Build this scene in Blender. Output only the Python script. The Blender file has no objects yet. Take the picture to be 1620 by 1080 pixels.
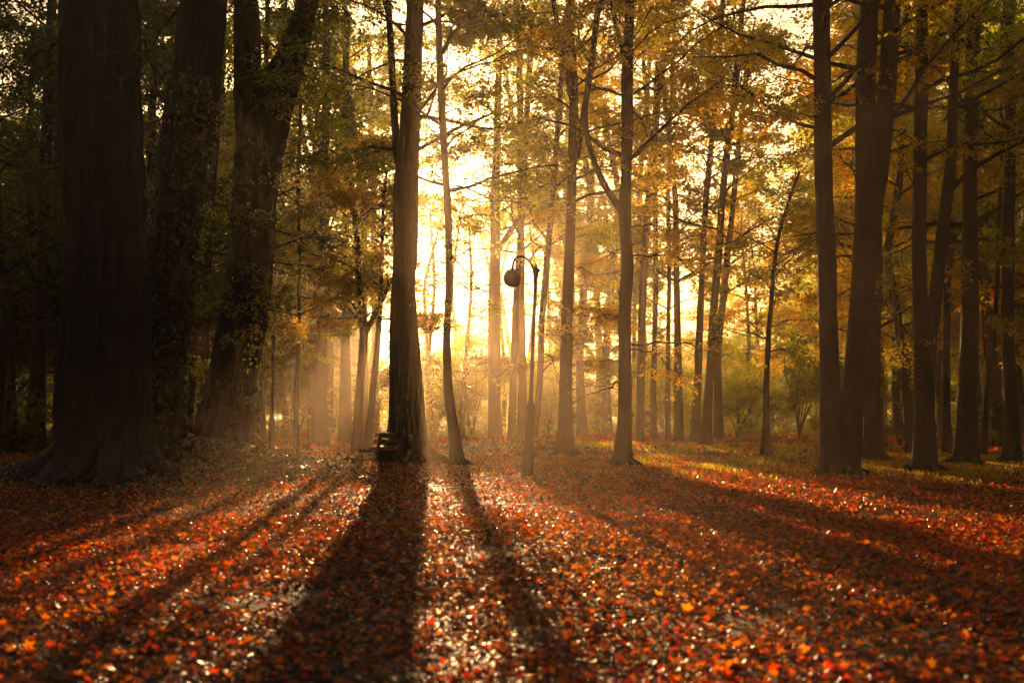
import bpy, math, random
import numpy as np
from mathutils import Vector

scn = bpy.context.scene
rng = np.random.default_rng(7)
random.seed(7)

# ------------------------------------------------------------------ camera
CAM_H = 1.35
F = 1575.0                      # focal length in photo pixels (35 mm on 36 mm)
TILT = math.atan(115 / F)
cam_d = bpy.data.cameras.new("camera")
cam = bpy.data.objects.new("camera", cam_d)
scn.collection.objects.link(cam)
scn.camera = cam
cam.location = (0, 0, CAM_H)
cam.rotation_euler = (math.pi / 2 + TILT, 0, 0)
cam_d.lens = 35.0
cam_d.sensor_width = 36.0
cam_d.clip_start = 0.05
cam_d.clip_end = 3000
cam_d.dof.use_dof = True
cam_d.dof.focus_distance = 26.0
cam_d.dof.aperture_fstop = 1.5

CT, ST = math.cos(TILT), math.sin(TILT)


def at(px, py, D):
    """real point standing D metres ahead whose direction is photo pixel (px, py)"""
    x = (px - 810) / F
    y = (540 - py) / F
    s = D / (CT - y * ST)
    return np.array([s * x, D, CAM_H + s * (ST + y * CT)])


# ------------------------------------------------------------------ sun and sky
sv = at(664, 440, 1000.0) - np.array([0, 0, CAM_H])
SUN = sv / np.linalg.norm(sv)                     # towards the sun
EL = math.asin(SUN[2])
AZ = math.atan2(SUN[0], SUN[1])                   # clockwise from +Y
TAN = SUN[:2] / SUN[2]

sd = bpy.data.lights.new("sun", 'SUN')
sd.energy = 5.0
sd.angle = math.radians(0.6)
sd.color = (1.0, 0.59, 0.25)
so = bpy.data.objects.new("sun", sd)
scn.collection.objects.link(so)
so.rotation_euler = Vector(SUN).to_track_quat('Z', 'Y').to_euler()
so.location = (0, 0, 60)

w = bpy.data.worlds.new("World")
scn.world = w
w.use_nodes = True
nt = w.node_tree
bg = nt.nodes['Background']
sky = nt.nodes.new('ShaderNodeTexSky')
sky.sky_type = 'NISHITA'
sky.sun_disc = False
sky.sun_elevation = EL
sky.sun_rotation = AZ
sky.dust_density = 9.0
sky.air_density = 1.0
sky.ozone_density = 0.6
bg.inputs['Strength'].default_value = 0.068
tint = nt.nodes.new('ShaderNodeMixRGB')
tint.blend_type = 'MULTIPLY'
tint.inputs[0].default_value = 1.0
tint.inputs[2].default_value = (1.0, 0.88, 0.76, 1)
nt.links.new(sky.outputs[0], tint.inputs[1])
nt.links.new(tint.outputs[0], bg.inputs['Color'])
# the disc of the sun itself, in the lamp's own direction
geo = nt.nodes.new('ShaderNodeTexCoord')
dot = nt.nodes.new('ShaderNodeVectorMath')
dot.operation = 'DOT_PRODUCT'
dot.inputs[1].default_value = tuple(SUN)
nt.links.new(geo.outputs['Generated'], dot.inputs[0])
gt = nt.nodes.new('ShaderNodeMath')
gt.operation = 'GREATER_THAN'
gt.inputs[1].default_value = math.cos(math.radians(0.45))
nt.links.new(dot.outputs['Value'], gt.inputs[0])
mul = nt.nodes.new('ShaderNodeMath')
mul.operation = 'MULTIPLY'
mul.inputs[1].default_value = 60.0
nt.links.new(gt.outputs[0], mul.inputs[0])
bg2 = nt.nodes.new('ShaderNodeBackground')
bg2.inputs['Color'].default_value = (1.0, 0.72, 0.4, 1)
nt.links.new(mul.outputs[0], bg2.inputs['Strength'])
adds = nt.nodes.new('ShaderNodeAddShader')
nt.links.new(bg.outputs[0], adds.inputs[0])
nt.links.new(bg2.outputs[0], adds.inputs[1])
nt.links.new(adds.outputs[0], nt.nodes['World Output'].inputs['Surface'])

vs = scn.view_settings
vs.view_transform = 'Standard'
vs.look = 'None'
vs.exposure = 1.7
vs.gamma = 1.0
vs.use_curve_mapping = False

cy = scn.cycles
cy.use_denoising = True
cy.use_adaptive_sampling = True
cy.adaptive_threshold = 0.02
cy.max_bounces = 5
cy.diffuse_bounces = 3
cy.glossy_bounces = 2
cy.transmission_bounces = 4
cy.volume_bounces = 1
cy.transparent_max_bounces = 8
cy.caustics_reflective = False
cy.caustics_refractive = False
cy.sample_clamp_indirect = 4.0
cy.sample_clamp_direct = 12.0

HAZE_DENSITY = 0.0013
HAZE_G = 0.79


# ------------------------------------------------------------------ material helpers
def mat(name):
    m = bpy.data.materials.new(name)
    m.use_nodes = True
    t = m.node_tree
    return m, t, t.nodes['Principled BSDF'], t.nodes['Material Output']


def node(t, kind, **kw):
    n = t.nodes.new(kind)
    for k, v in kw.items():
        setattr(n, k, v)
    return n


def ramp(t, stops, src):
    r = node(t, 'ShaderNodeValToRGB')
    e = r.color_ramp.elements
    while len(e) > 1:
        e.remove(e[-1])
    e[0].position = stops[0][0]
    e[0].color = (*stops[0][1], 1)
    for p, c in stops[1:]:
        k = e.new(p)
        k.color = (*c, 1)
    t.links.new(src, r.inputs['Fac'])
    return r


def leaf_mat(name, stops, trans=0.58, sat=1.15, rough=0.42, tgain=3.6, spec=0.5, bump=0.0):
    m, t, p, out = mat(name)
    a = node(t, 'ShaderNodeAttribute', attribute_name='rnd')
    r = ramp(t, stops, a.outputs['Fac'])
    t.links.new(r.outputs['Color'], p.inputs['Base Color'])
    p.inputs['Roughness'].default_value = rough
    p.inputs['Specular IOR Level'].default_value = spec
    if bump:
        tc = node(t, 'ShaderNodeTexCoord')
        nz = node(t, 'ShaderNodeTexNoise')
        nz.inputs['Scale'].default_value = 45
        nz.inputs['Detail'].default_value = 3
        t.links.new(tc.outputs['Object'], nz.inputs['Vector'])
        bp = node(t, 'ShaderNodeBump')
        bp.inputs['Strength'].default_value = bump
        bp.inputs['Distance'].default_value = 0.012
        t.links.new(nz.outputs['Fac'], bp.inputs['Height'])
        t.links.new(bp.outputs[0], p.inputs['Normal'])
        wet = node(t, 'ShaderNodeTexNoise')
        wet.inputs['Scale'].default_value = 9
        t.links.new(tc.outputs['Object'], wet.inputs['Vector'])
        wr = ramp(t, [(0.42, (0.16,) * 3), (0.6, (0.5,) * 3)], wet.outputs['Fac'])
        t.links.new(wr.outputs[0], p.inputs['Roughness'])
    tr = node(t, 'ShaderNodeBsdfTranslucent')
    hs = node(t, 'ShaderNodeHueSaturation')
    hs.inputs['Saturation'].default_value = sat
    hs.inputs['Value'].default_value = tgain
    t.links.new(r.outputs['Color'], hs.inputs['Color'])
    t.links.new(hs.outputs['Color'], tr.inputs['Color'])
    mx = node(t, 'ShaderNodeMixShader')
    mx.inputs[0].default_value = trans
    t.links.new(p.outputs[0], mx.inputs[1])
    t.links.new(tr.outputs[0], mx.inputs[2])
    t.links.new(mx.outputs[0], out.inputs['Surface'])
    return m


def bark_mat(name, c0, c1, scale=1.0, bump=0.6):
    m, t, p, out = mat(name)
    tc = node(t, 'ShaderNodeTexCoord')
    mp = node(t, 'ShaderNodeMapping')
    mp.inputs['Scale'].default_value = (14 * scale, 14 * scale, 1.6 * scale)
    t.links.new(tc.outputs['Object'], mp.inputs['Vector'])
    n = node(t, 'ShaderNodeTexNoise')
    n.inputs['Scale'].default_value = 1.0
    n.inputs['Detail'].default_value = 6
    n.inputs['Distortion'].default_value = 0.6
    t.links.new(mp.outputs[0], n.inputs['Vector'])
    n2 = node(t, 'ShaderNodeTexNoise')
    n2.inputs['Scale'].default_value = 1.3
    n2.inputs['Detail'].default_value = 4
    t.links.new(tc.outputs['Object'], n2.inputs['Vector'])
    mul_ = node(t, 'ShaderNodeMath', operation='ADD')
    t.links.new(n.outputs['Fac'], mul_.inputs[0])
    t.links.new(n2.outputs['Fac'], mul_.inputs[1])
    hf = node(t, 'ShaderNodeMath', operation='MULTIPLY')
    hf.inputs[1].default_value = 0.5
    t.links.new(mul_.outputs[0], hf.inputs[0])
    r = ramp(t, [(0.36, c0), (0.62, c1)], hf.outputs[0])
    t.links.new(r.outputs['Color'], p.inputs['Base Color'])
    p.inputs['Roughness'].default_value = 0.85
    b = node(t, 'ShaderNodeBump')
    b.inputs['Strength'].default_value = bump
    b.inputs['Distance'].default_value = 0.09
    t.links.new(n.outputs['Fac'], b.inputs['Height'])
    t.links.new(b.outputs[0], p.inputs['Normal'])
    return m


BARK = bark_mat("bark_dark", (0.010, 0.008, 0.0065), (0.036, 0.027, 0.020))
BARK2 = bark_mat("bark_smooth", (0.018, 0.014, 0.011), (0.055, 0.042, 0.033), 0.6, 0.3)
L_OLIVE = leaf_mat("leaves_olive", [(0, (0.035, 0.05, 0.012)), (0.5, (0.08, 0.10, 0.015)), (0.85, (0.19, 0.16, 0.018)), (1, (0.30, 0.18, 0.02))])
L_AMBER = leaf_mat("leaves_amber", [(0, (0.045, 0.065, 0.012)), (0.4, (0.14, 0.17, 0.016)), (0.8, (0.32, 0.29, 0.02)), (1, (0.42, 0.24, 0.016))])
L_ORANGE = leaf_mat("leaves_orange", [(0, (0.08, 0.07, 0.01)), (0.4, (0.26, 0.19, 0.012)), (0.75, (0.42, 0.22, 0.012)), (1, (0.42, 0.07, 0.01))])
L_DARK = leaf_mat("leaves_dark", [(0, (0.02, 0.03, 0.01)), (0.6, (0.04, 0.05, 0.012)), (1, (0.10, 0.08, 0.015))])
IVY = leaf_mat("ivy_leaves", [(0, (0.015, 0.03, 0.01)), (1, (0.04, 0.06, 0.015))], trans=0.2, rough=0.3)
LITTER = leaf_mat("fallen_leaves", [(0, (0.03, 0.015, 0.009)), (0.36, (0.06, 0.027, 0.014)), (0.52, (0.17, 0.05, 0.013)), (0.62, (0.44, 0.15, 0.012)), (0.80, (0.42, 0.035, 0.012)), (0.93, (0.36, 0.02, 0.012)), (0.97, (0.46, 0.16, 0.014)), (1, (0.24, 0.17, 0.10))],
                  trans=0.48, rough=0.30, tgain=2.7, spec=0.6, bump=0.9)
GRASS = leaf_mat("grass_blades", [(0, (0.07, 0.08, 0.012)), (0.6, (0.20, 0.17, 0.02)), (1, (0.34, 0.22, 0.03))], trans=0.6, rough=0.4)


# ------------------------------------------------------------------ mesh helpers
def add_mesh(name, verts, faces_flat, counts, material, parent=None, rnd=None, smooth=False, origin=None):
    verts = np.asarray(verts, dtype=np.float32).reshape(-1, 3)
    if origin is not None:
        verts = verts - np.asarray(origin, dtype=np.float32)
    faces_flat = np.asarray(faces_flat, dtype=np.int32).ravel()
    counts = np.asarray(counts, dtype=np.int32)
    me = bpy.data.meshes.new(name)
    me.vertices.add(len(verts))
    me.vertices.foreach_set('co', verts.ravel())
    me.loops.add(len(faces_flat))
    me.loops.foreach_set('vertex_index', faces_flat)
    me.polygons.add(len(counts))
    st = np.zeros(len(counts), dtype=np.int32)
    st[1:] = np.cumsum(counts)[:-1]
    me.polygons.foreach_set('loop_start', st)
    me.polygons.foreach_set('loop_total', counts)
    if smooth:
        me.polygons.foreach_set('use_smooth', np.ones(len(counts), dtype=bool))
    me.update(calc_edges=True)
    if rnd is not None:
        at_ = me.attributes.new('rnd', 'FLOAT', 'FACE')
        at_.data.foreach_set('value', np.asarray(rnd, dtype=np.float32))
    me.materials.append(material)
    o = bpy.data.objects.new(name, me)
    scn.collection.objects.link(o)
    if parent is not None:
        o.parent = parent
    return o


def nrm(v):
    return v / np.maximum(np.linalg.norm(v, axis=-1, keepdims=True), 1e-9)


DIAMOND = (np.array([(0, 0, 0), (0.45, -0.5, 0.12), (1, 0, -0.05), (0.45, 0.5, 0.12)]), [(0, 1, 2, 3)])
_ml = [(0.0, 0.0, 0), (0.12, -0.30, .05), (0.02, -0.52, .10), (0.36, -0.34, .08), (0.55, -0.62, .16), (0.62, -0.22, .05), (1.0, 0.0, -.05),
       (0.62, 0.22, .05), (0.55, 0.62, .16), (0.36, 0.34, .08), (0.02, 0.52, .10), (0.12, 0.30, .05), (0.40, 0.0, -0.02)]
MAPLE = (np.array(_ml), [(12, i, i + 1) for i in range(11)] + [(12, 11, 0)])


def leaf_geo(P, T, N, L, W, shape=DIAMOND):
    """one small folded leaf at each P, lying along T with upper side N"""
    sv_, fs = shape
    n = len(P)
    T = nrm(T)
    B = nrm(np.cross(N, T))
    N2 = np.cross(T, B)
    k = len(sv_)
    V = (P[:, None, :] + T[:, None, :] * (sv_[None, :, 0:1] * L[:, None, None])
         + B[:, None, :] * (sv_[None, :, 1:2] * W[:, None, None])
         + N2[:, None, :] * (sv_[None, :, 2:3] * L[:, None, None]))
    fa = np.array(fs)
    idx = (np.arange(n) * k)[:, None, None] + fa[None]
    counts = np.full(n * len(fs), fa.shape[1])
    return V.reshape(-1, 3), idx.ravel(), counts, len(fs)


def tubes(P, R, S=5):
    """P [n,K,3] polylines, R [n,K] radii -> verts, flat faces, counts"""
    n, K, _ = P.shape
    T = np.empty_like(P)
    T[:, 1:-1] = P[:, 2:] - P[:, :-2]
    T[:, 0] = P[:, 1] - P[:, 0]
    T[:, -1] = P[:, -1] - P[:, -2]
    T = nrm(T)
    ref = np.where(np.abs(T[..., 2:3]) > 0.8, np.array([0, 1.0, 0]), np.array([0, 0, 1.0]))
    A = nrm(np.cross(ref, T))
    B = np.cross(T, A)
    th = np.arange(S) / S * 2 * np.pi
    V = P[:, :, None, :] + R[:, :, None, None] * (A[:, :, None, :] * np.cos(th)[None, None, :, None] + B[:, :, None, :] * np.sin(th)[None, None, :, None])
    V = V.reshape(-1, 3)
    b = (np.arange(n) * K * S)[:, None, None]
    k = (np.arange(K - 1) * S)[None, :, None]
    s = np.arange(S)[None, None, :]
    s2 = (np.arange(S) + 1) % S
    s2 = s2[None, None, :]
    q = np.stack([b + k + s, b + k + s2, b + k + S + s2, b + k + S + s], -1)
    return V, q.ravel(), np.full(n * (K - 1) * S, 4)


class Geo:
    def __init__(s):
        s.v, s.f, s.c, s.n = [], [], [], 0

    def add(s, V, f, c):
        s.v.append(V)
        s.f.append(np.asarray(f) + s.n)
        s.c.append(c)
        s.n += len(V)

    def make(s, name, material, parent=None, **kw):
        return add_mesh(name, np.concatenate(s.v), np.concatenate(s.f), np.concatenate(s.c), material, parent, **kw)


def empty(name, loc):
    o = bpy.data.objects.new(name, None)
    o.empty_display_size = 0.3
    scn.collection.objects.link(o)
    o.location = loc
    return o


def tag(o, label=None, cat=None, group=None, kind=None):
    if label:
        o['label'] = label
    if cat:
        o['category'] = cat
    if group:
        o['group'] = group
    if kind:
        o['kind'] = kind
    return o


# ------------------------------------------------------------------ the lie of the land
def gh(x, y):
    x = np.asarray(x, dtype=float)
    y = np.asarray(y, dtype=float)
    h = 0.34 * np.exp(-(((x - 0.0) / 4.6) ** 2 + ((y - 37) / 5.0) ** 2) ** 1.2)
    h = h + 0.62 * np.exp(-(((x + 7.0) / 2.0) ** 2 + ((y - 22.3) / 2.4) ** 2))
    h = h + 0.22 * np.exp(-(((x - 5.5) / 4.5) ** 2 + ((y - 33) / 4.0) ** 2))
    h = h + 0.20 * np.exp(-(((x + 14) / 6.0) ** 2 + ((y - 24) / 8) ** 2))
    h = h - 0.10 * np.exp(-((x - 12) / 8.0) ** 2 - ((y - 18) / 7.0) ** 2)
    h = h + 0.03 * np.sin(x * 0.9 + 1.3) * np.sin(y * 0.7) + 0.015 * np.sin(x * 2.3) * np.sin(y * 1.9 + 0.5)
    return h * np.clip((160 - y) / 60, 0, 1)


def build_ground():
    ys = np.concatenate([np.linspace(-60, 2, 16), np.linspace(3, 14, 80), np.linspace(14.3, 50, 120), np.geomspace(52, 500, 30)])
    xs = np.concatenate([-np.geomspace(300, 18, 22), np.linspace(-17, 17, 120), np.geomspace(18, 300, 22)])
    X, Y = np.meshgrid(xs, ys)
    Z = gh(X, Y)
    V = np.stack([X, Y, Z], -1).reshape(-1, 3)
    a, b = len(ys), len(xs)
    i = np.arange(a - 1)[:, None] * b + np.arange(b - 1)[None, :]
    f = np.stack([i, i + 1, i + b + 1, i + b], -1).ravel()
    m, t, p, out = mat("forest_floor")
    tc = node(t, 'ShaderNodeTexCoord')
    v = node(t, 'ShaderNodeTexVoronoi')
    v.inputs['Scale'].default_value = 11.0
    v.inputs['Randomness'].default_value = 1.0
    t.links.new(tc.outputs['Object'], v.inputs['Vector'])
    sp = node(t, 'ShaderNodeSeparateColor')
    t.links.new(v.outputs['Color'], sp.inputs[0])
    r = ramp(t, [(0, (0.018, 0.012, 0.009)), (0.4, (0.05, 0.028, 0.016)), (0.75, (0.11, 0.042, 0.018)), (1, (0.17, 0.06, 0.022))], sp.outputs[0])
    n = node(t, 'ShaderNodeTexNoise')
    n.inputs['Scale'].default_value = 0.5
    n.inputs['Detail'].default_value = 5
    t.links.new(tc.outputs['Object'], n.inputs['Vector'])
    r2 = ramp(t, [(0.42, (0.75, 0.7, 0.65)), (0.6, (0.55, 0.75, 0.35))], n.outputs['Fac'])
    mx = node(t, 'ShaderNodeMixRGB', blend_type='MULTIPLY')
    mx.inputs[0].default_value = 1
    t.links.new(r.outputs[0], mx.inputs[1])
    t.links.new(r2.outputs[0], mx.inputs[2])
    t.links.new(mx.outputs[0], p.inputs['Base Color'])
    p.inputs['Roughness'].default_value = 0.75
    p.inputs['Specular IOR Level'].default_value = 0.15
    n3 = node(t, 'ShaderNodeTexNoise')
    n3.inputs['Scale'].default_value = 28
    n3.inputs['Detail'].default_value = 6
    t.links.new(tc.outputs['Object'], n3.inputs['Vector'])
    b1 = node(t, 'ShaderNodeBump')
    b1.inputs['Strength'].default_value = 0.8
    b1.inputs['Distance'].default_value = 0.03
    t.links.new(v.outputs['Distance'], b1.inputs['Height'])
    b2 = node(t, 'ShaderNodeBump')
    b2.inputs['Strength'].default_value = 0.7
    b2.inputs['Distance'].default_value = 0.02
    t.links.new(n3.outputs['Fac'], b2.inputs['Height'])
    t.links.new(b1.outputs[0], b2.inputs['Normal'])
    t.links.new(b2.outputs[0], p.inputs['Normal'])
    g = add_mesh("ground", V, f, np.full((a - 1) * (b - 1), 4), m, smooth=True)
    tag(g, kind='structure')


build_ground()


def path_x(y):
    return -0.5 - 0.03 * y, 2.2 + 0.03 * y + 0.9 * math.exp(-y / 9.0)


def build_path():
    ys = np.linspace(-8, 27, 150)
    K = 22
    V = []
    for y in ys:
        c, hw = path_x(y)
        wob = 0.18 * math.sin(y * 0.8) + 0.1 * math.sin(y * 2.1 + 1)
        xs = np.linspace(c - hw + wob, c + hw + wob * 0.6, K)
        V.append(np.stack([xs, np.full(K, y), gh(xs, np.full(K, y)) + 0.006], -1))
    V = np.concatenate(V)
    i = np.arange(len(ys) - 1)[:, None] * K + np.arange(K - 1)[None, :]
    f = np.stack([i, i + 1, i + K + 1, i + K], -1).ravel()
    m, t, p, out = mat("damp_gravel")
    tc = node(t, 'ShaderNodeTexCoord')
    n = node(t, 'ShaderNodeTexNoise')
    n.inputs['Scale'].default_value = 60
    n.inputs['Detail'].default_value = 6
    t.links.new(tc.outputs['Object'], n.inputs['Vector'])
    n2 = node(t, 'ShaderNodeTexNoise')
    n2.inputs['Scale'].default_value = 2.2
    n2.inputs['Detail'].default_value = 5
    t.links.new(tc.outputs['Object'], n2.inputs['Vector'])
    r = ramp(t, [(0.35, (0.028, 0.020, 0.016)), (0.65, (0.10, 0.072, 0.058))], n.outputs['Fac'])
    r2 = ramp(t, [(0.4, (0.45, 0.40, 0.38)), (0.62, (1, 1, 1))], n2.outputs['Fac'])
    mx = node(t, 'ShaderNodeMixRGB', blend_type='MULTIPLY')
    mx.inputs[0].default_value = 1
    t.links.new(r.outputs[0], mx.inputs[1])
    t.links.new(r2.outputs[0], mx.inputs[2])
    t.links.new(mx.outputs[0], p.inputs['Base Color'])
    p.inputs['Specular IOR Level'].default_value = 0.2
    rr = ramp(t, [(0.4, (0.8,) * 3), (0.6, (0.6,) * 3)], n2.outputs['Fac'])
    t.links.new(rr.outputs[0], p.inputs['Roughness'])
    b2 = node(t, 'ShaderNodeBump')
    b2.inputs['Strength'].default_value = 0.9
    b2.inputs['Distance'].default_value = 0.012
    t.links.new(n.outputs['Fac'], b2.inputs['Height'])
    t.links.new(b2.outputs[0], p.inputs['Normal'])
    g = add_mesh("path", V, f, np.full((len(ys) - 1) * (K - 1), 4), m, smooth=True)
    tag(g, kind='structure')


build_path()


def build_pond():
    m, t, p, out = mat("pond_water")
    p.inputs['Base Color'].default_value = (0.02, 0.025, 0.02, 1)
    p.inputs['Roughness'].default_value = 0.08
    tc = node(t, 'ShaderNodeTexCoord')
    n = node(t, 'ShaderNodeTexNoise')
    n.inputs['Scale'].default_value = 2.0
    n.inputs['Detail'].default_value = 3
    t.links.new(tc.outputs['Object'], n.inputs['Vector'])
    b = node(t, 'ShaderNodeBump')
    b.inputs['Strength'].default_value = 0.25
    b.inputs['Distance'].default_value = 0.09
    t.links.new(n.outputs['Fac'], b.inputs['Height'])
    t.links.new(b.outputs[0], p.inputs['Normal'])
    th = np.linspace(0, 2 * np.pi, 60, endpoint=False)
    r = 1 + 0.08 * np.sin(3 * th + 1) + 0.05 * np.sin(5 * th)
    V = np.stack([-4 + 34 * r * np.cos(th), 160 + 55 * r * np.sin(th), np.full(60, 0.05)], -1)
    g = add_mesh("pond", V, np.arange(60), [60], m)
    tag(g, kind='structure')


build_pond()

# ------------------------------------------------------------------ where the low sun gets through
# polygons of open, sunlit ground, outlined as directions from the camera and laid on the ground
LIT_PX = [
    [(688, 742), (860, 762), (960, 788), (1200, 806), (1400, 838), (1640, 885), (1700, 1200), (640, 1200), (660, 900)],
    [(418, 728), (560, 728), (600, 752), (500, 752), (430, 748)],
    [(480, 782), (560, 775), (545, 800), (500, 900), (450, 1000), (420, 1200), (-100, 1200), (-60, 905), (200, 868), (420, 828)],
    [(1000, 733), (1120, 738), (1340, 772), (1520, 812), (1580, 835), (1450, 830), (1250, 792), (1100, 762)],
    [(688, 706), (740, 706), (745, 740), (688, 735)],
    [(905, 706), (985, 702), (1120, 716), (1290, 742), (1180, 742), (960, 722)],
    [(1010, 690), (1090, 688), (1330, 706), (1320, 720), (1120, 706)],
]


def px_ground(px, py):
    x = (px - 810) / F
    y = (540 - py) / F
    dz = ST + y * CT
    s = -CAM_H / dz
    return (s * x, s * (CT - y * ST))


LIT = [np.array([px_ground(*q) for q in poly]) for poly in LIT_PX]


def inside(poly, X, Y):
    res = np.zeros(len(X), dtype=bool)
    n = len(poly)
    for i in range(n):
        x1, y1 = poly[i]
        x2, y2 = poly[(i + 1) % n]
        c = ((y1 > Y) != (y2 > Y))
        xi = (x2 - x1) * (Y - y1) / ((y2 - y1) if y2 != y1 else 1e-9) + x1
        res ^= c & (X < xi)
    return res


def lit_ground(P):
    """True where the shadow of P lands on ground that the sun reaches"""
    z = np.maximum(P[:, 2], 0)
    X = P[:, 0] - TAN[0] * z
    Y = P[:, 1] - TAN[1] * z
    r = np.zeros(len(P), dtype=bool)
    for poly in LIT:
        r |= inside(poly, X, Y)
    return r


def clumps(P, thr=0.53):
    x, y, z = P[:, 0], P[:, 1], P[:, 2]
    n = (np.sin(x * 2.1 + 1.7 * np.sin(z * 1.9 + y * 0.7)) + np.sin(z * 2.9 + 1.5 * np.sin(x * 1.3 - y * 1.1) + 2)
         + np.sin(y * 1.9 + x * 0.8 + 1.3 * np.sin(z * 2.3)) + 0.8 * np.sin(x * 5.3 + z * 3.1) * np.sin(z * 6.1 - y * 4.7 + x))
    n = n + 1.1 * np.sin(x * 0.9 + 1.2 * np.sin(y * 0.5 + 1)) * np.sin(z * 1.1 + 0.6 * x + 0.8 * np.sin(y * 0.7))
    return 0.5 + n / 7.0 > thr


def keep_mask(P, p_cull=0.975):
    u = rng.random(len(P))
    gx = P[:, 0] - TAN[0] * P[:, 2]
    gy = P[:, 1] - TAN[1] * P[:, 2]
    dap = np.sin(gx * 2.1 + 1.5 * np.sin(gy * 0.55)) + np.sin(gy * 0.9 + 1.2 * np.sin(gx * 1.3 + 1))
    k = ~(lit_ground(P) & (u < np.where(dap > 1.15, 0.35, p_cull)))
    # ragged openings the sunlight threads through, each one running along the sun's direction
    a = P[:, 0] - TANX * P[:, 1]
    b = P[:, 2] - P[:, 1] / TAN[1]
    op = np.sin(a * 1.25 + 1.3 * np.sin(b * 0.8 + 0.5)) + np.sin(b * 1.9 + a * 0.45 + 2.0) + 0.6 * np.sin(a * 2.7 - b * 1.1)
    k &= ~((op > np.where(a > 2.5, 0.45, 0.75)) & (P[:, 1] > 34) & (rng.random(len(P)) < 0.95))
    # the clearing over the pond: a widening lane the low light comes down
    D = P[:, 1]
    cx = 0.2 - 0.040 * D
    cz = CAM_H + 0.135 * D
    rx = 0.9 + 0.090 * D
    rz = 0.5 + 0.057 * D
    lane = (((P[:, 0] - cx) / rx) ** 2 + ((P[:, 2] - cz) / rz) ** 2)
    wv = 0.25 * np.sin(P[:, 0] * 1.7 + P[:, 2] * 1.1) + 0.2 * np.sin(P[:, 2] * 2.3 - P[:, 1])
    k &= ~((lane + wv * 1.6 < 1.0) & (D > 24) & (rng.random(len(P)) < np.where(D < 42, 0.2, 0.965)))
    k &= P[:, 2] > 0.3
    k &= clumps(P)
    return k


# ------------------------------------------------------------------ trees
TANX = SUN[0] / SUN[1]


def rings(P, R, S=14, flare=0.0, ridges=0.0, seed=0, flare_h=1.2, fluting=5):
    """a trunk surface through P (K,3) with radii R; lobed and flared at the foot"""
    K = len(P)
    T = np.gradient(P, axis=0)
    T = nrm(T)
    A = nrm(np.cross(np.array([0, 1.0, 0]), T))
    B = np.cross(T, A)
    rs = np.random.default_rng(seed)
    th = np.arange(S) / S * 2 * np.pi
    ph = rs.random(4) * 6.28
    h = P[:, 2] - P[0, 2]
    f = np.exp(-h / flare_h)[:, None]
    lobes = 0.5 + 0.5 * np.cos(fluting * th + ph[0])[None, :]
    lobes = lobes * (0.7 + 0.5 * np.cos(th + ph[1])[None, :])
    rad = R[:, None] * (1 + flare * f * (0.35 + lobes) + 0.035 * np.sin(2 * th[None, :] + h[:, None] * 0.8 + ph[2]) + 0.03 * np.sin(3 * th[None, :] - h[:, None] * 1.3 + ph[3]))
    rad = rad * (1 + 0.02 * rs.standard_normal((K, 1)))
    if ridges:
        rdg = rs.standard_normal((K, S))
        for _ in range(5):          # furrows run up the stem
            rdg[1:-1] = (rdg[:-2] + rdg[1:-1] * 1.5 + rdg[2:]) / 3.5
        rad = rad * (1 + ridges * 0.6 * rs.standard_normal((1, S)) + ridges * 2.2 * rdg)
    V = P[:, None, :] + rad[:, :, None] * (A[:, None, :] * np.cos(th)[None, :, None] + B[:, None, :] * np.sin(th)[None, :, None])
    k = (np.arange(K - 1) * S)[:, None]
    s = np.arange(S)[None, :]
    s2 = ((np.arange(S) + 1) % S)[None, :]
    q = np.stack([k + s, k + s2, k + S + s2, k + S + s], -1)
    return V.reshape(-1, 3), q.ravel(), np.full((K - 1) * S, 4)


def resample(pts, rad, step):
    pts = np.asarray(pts)
    rad = np.asarray(rad)
    d = np.concatenate([[0], np.cumsum(np.linalg.norm(np.diff(pts, axis=0), axis=1))])
    n = max(4, int(d[-1] / step))
    u = np.linspace(0, d[-1], n)
    # smooth interpolation
    out = np.stack([np.interp(u, d, pts[:, i]) for i in range(3)], -1)
    r = np.interp(u, d, rad)
    for _ in range(2):
        out[1:-1] = (out[:-2] + 2 * out[1:-1] + out[2:]) / 4
        r[1:-1] = (r[:-2] + 2 * r[1:-1] + r[2:]) / 4
    return out, r


def spray_leaves(base, dirs, length, k, size, rs, width=0.28):
    """flat leafy twigs: base [n,3], dirs [n,3]"""
    n = len(base)
    dirs = nrm(dirs)
    side = nrm(np.cross(dirs, np.array([0, 0, 1.0])) + 1e-4)
    up = np.cross(side, dirs)
    roll = rs.normal(0, 0.35, (n, 1))
    side, up = side * np.cos(roll) + up * np.sin(roll), up * np.cos(roll) - side * np.sin(roll)
    u = rs.random((n, k, 1))
    sgn = np.where(rs.random((n, k, 1)) < 0.5, -1.0, 1.0)
    off = rs.random((n, k, 1)) * width * (1.15 - 0.7 * u)
    P = (base[:, None] + dirs[:, None] * (u * length[:, None, None]) + side[:, None] * sgn * off * length[:, None, None]
         + up[:, None] * rs.normal(0, 0.035, (n, k, 1)) - np.array([0, 0, 1.0]) * (0.22 * u ** 2 * length[:, None, None]))
    T = dirs[:, None] * 0.6 + side[:, None] * sgn * 0.9 + rs.normal(0, 0.35, (n, k, 3)) - np.array([0, 0, 0.25])
    N = up[:, None] + rs.normal(0, 0.42, (n, k, 3))
    P = P.reshape(-1, 3)
    T = T.reshape(-1, 3)
    N = N.reshape(-1, 3)
    L = size * rs.uniform(0.65, 1.35, len(P))
    return P, T, N, L


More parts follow.
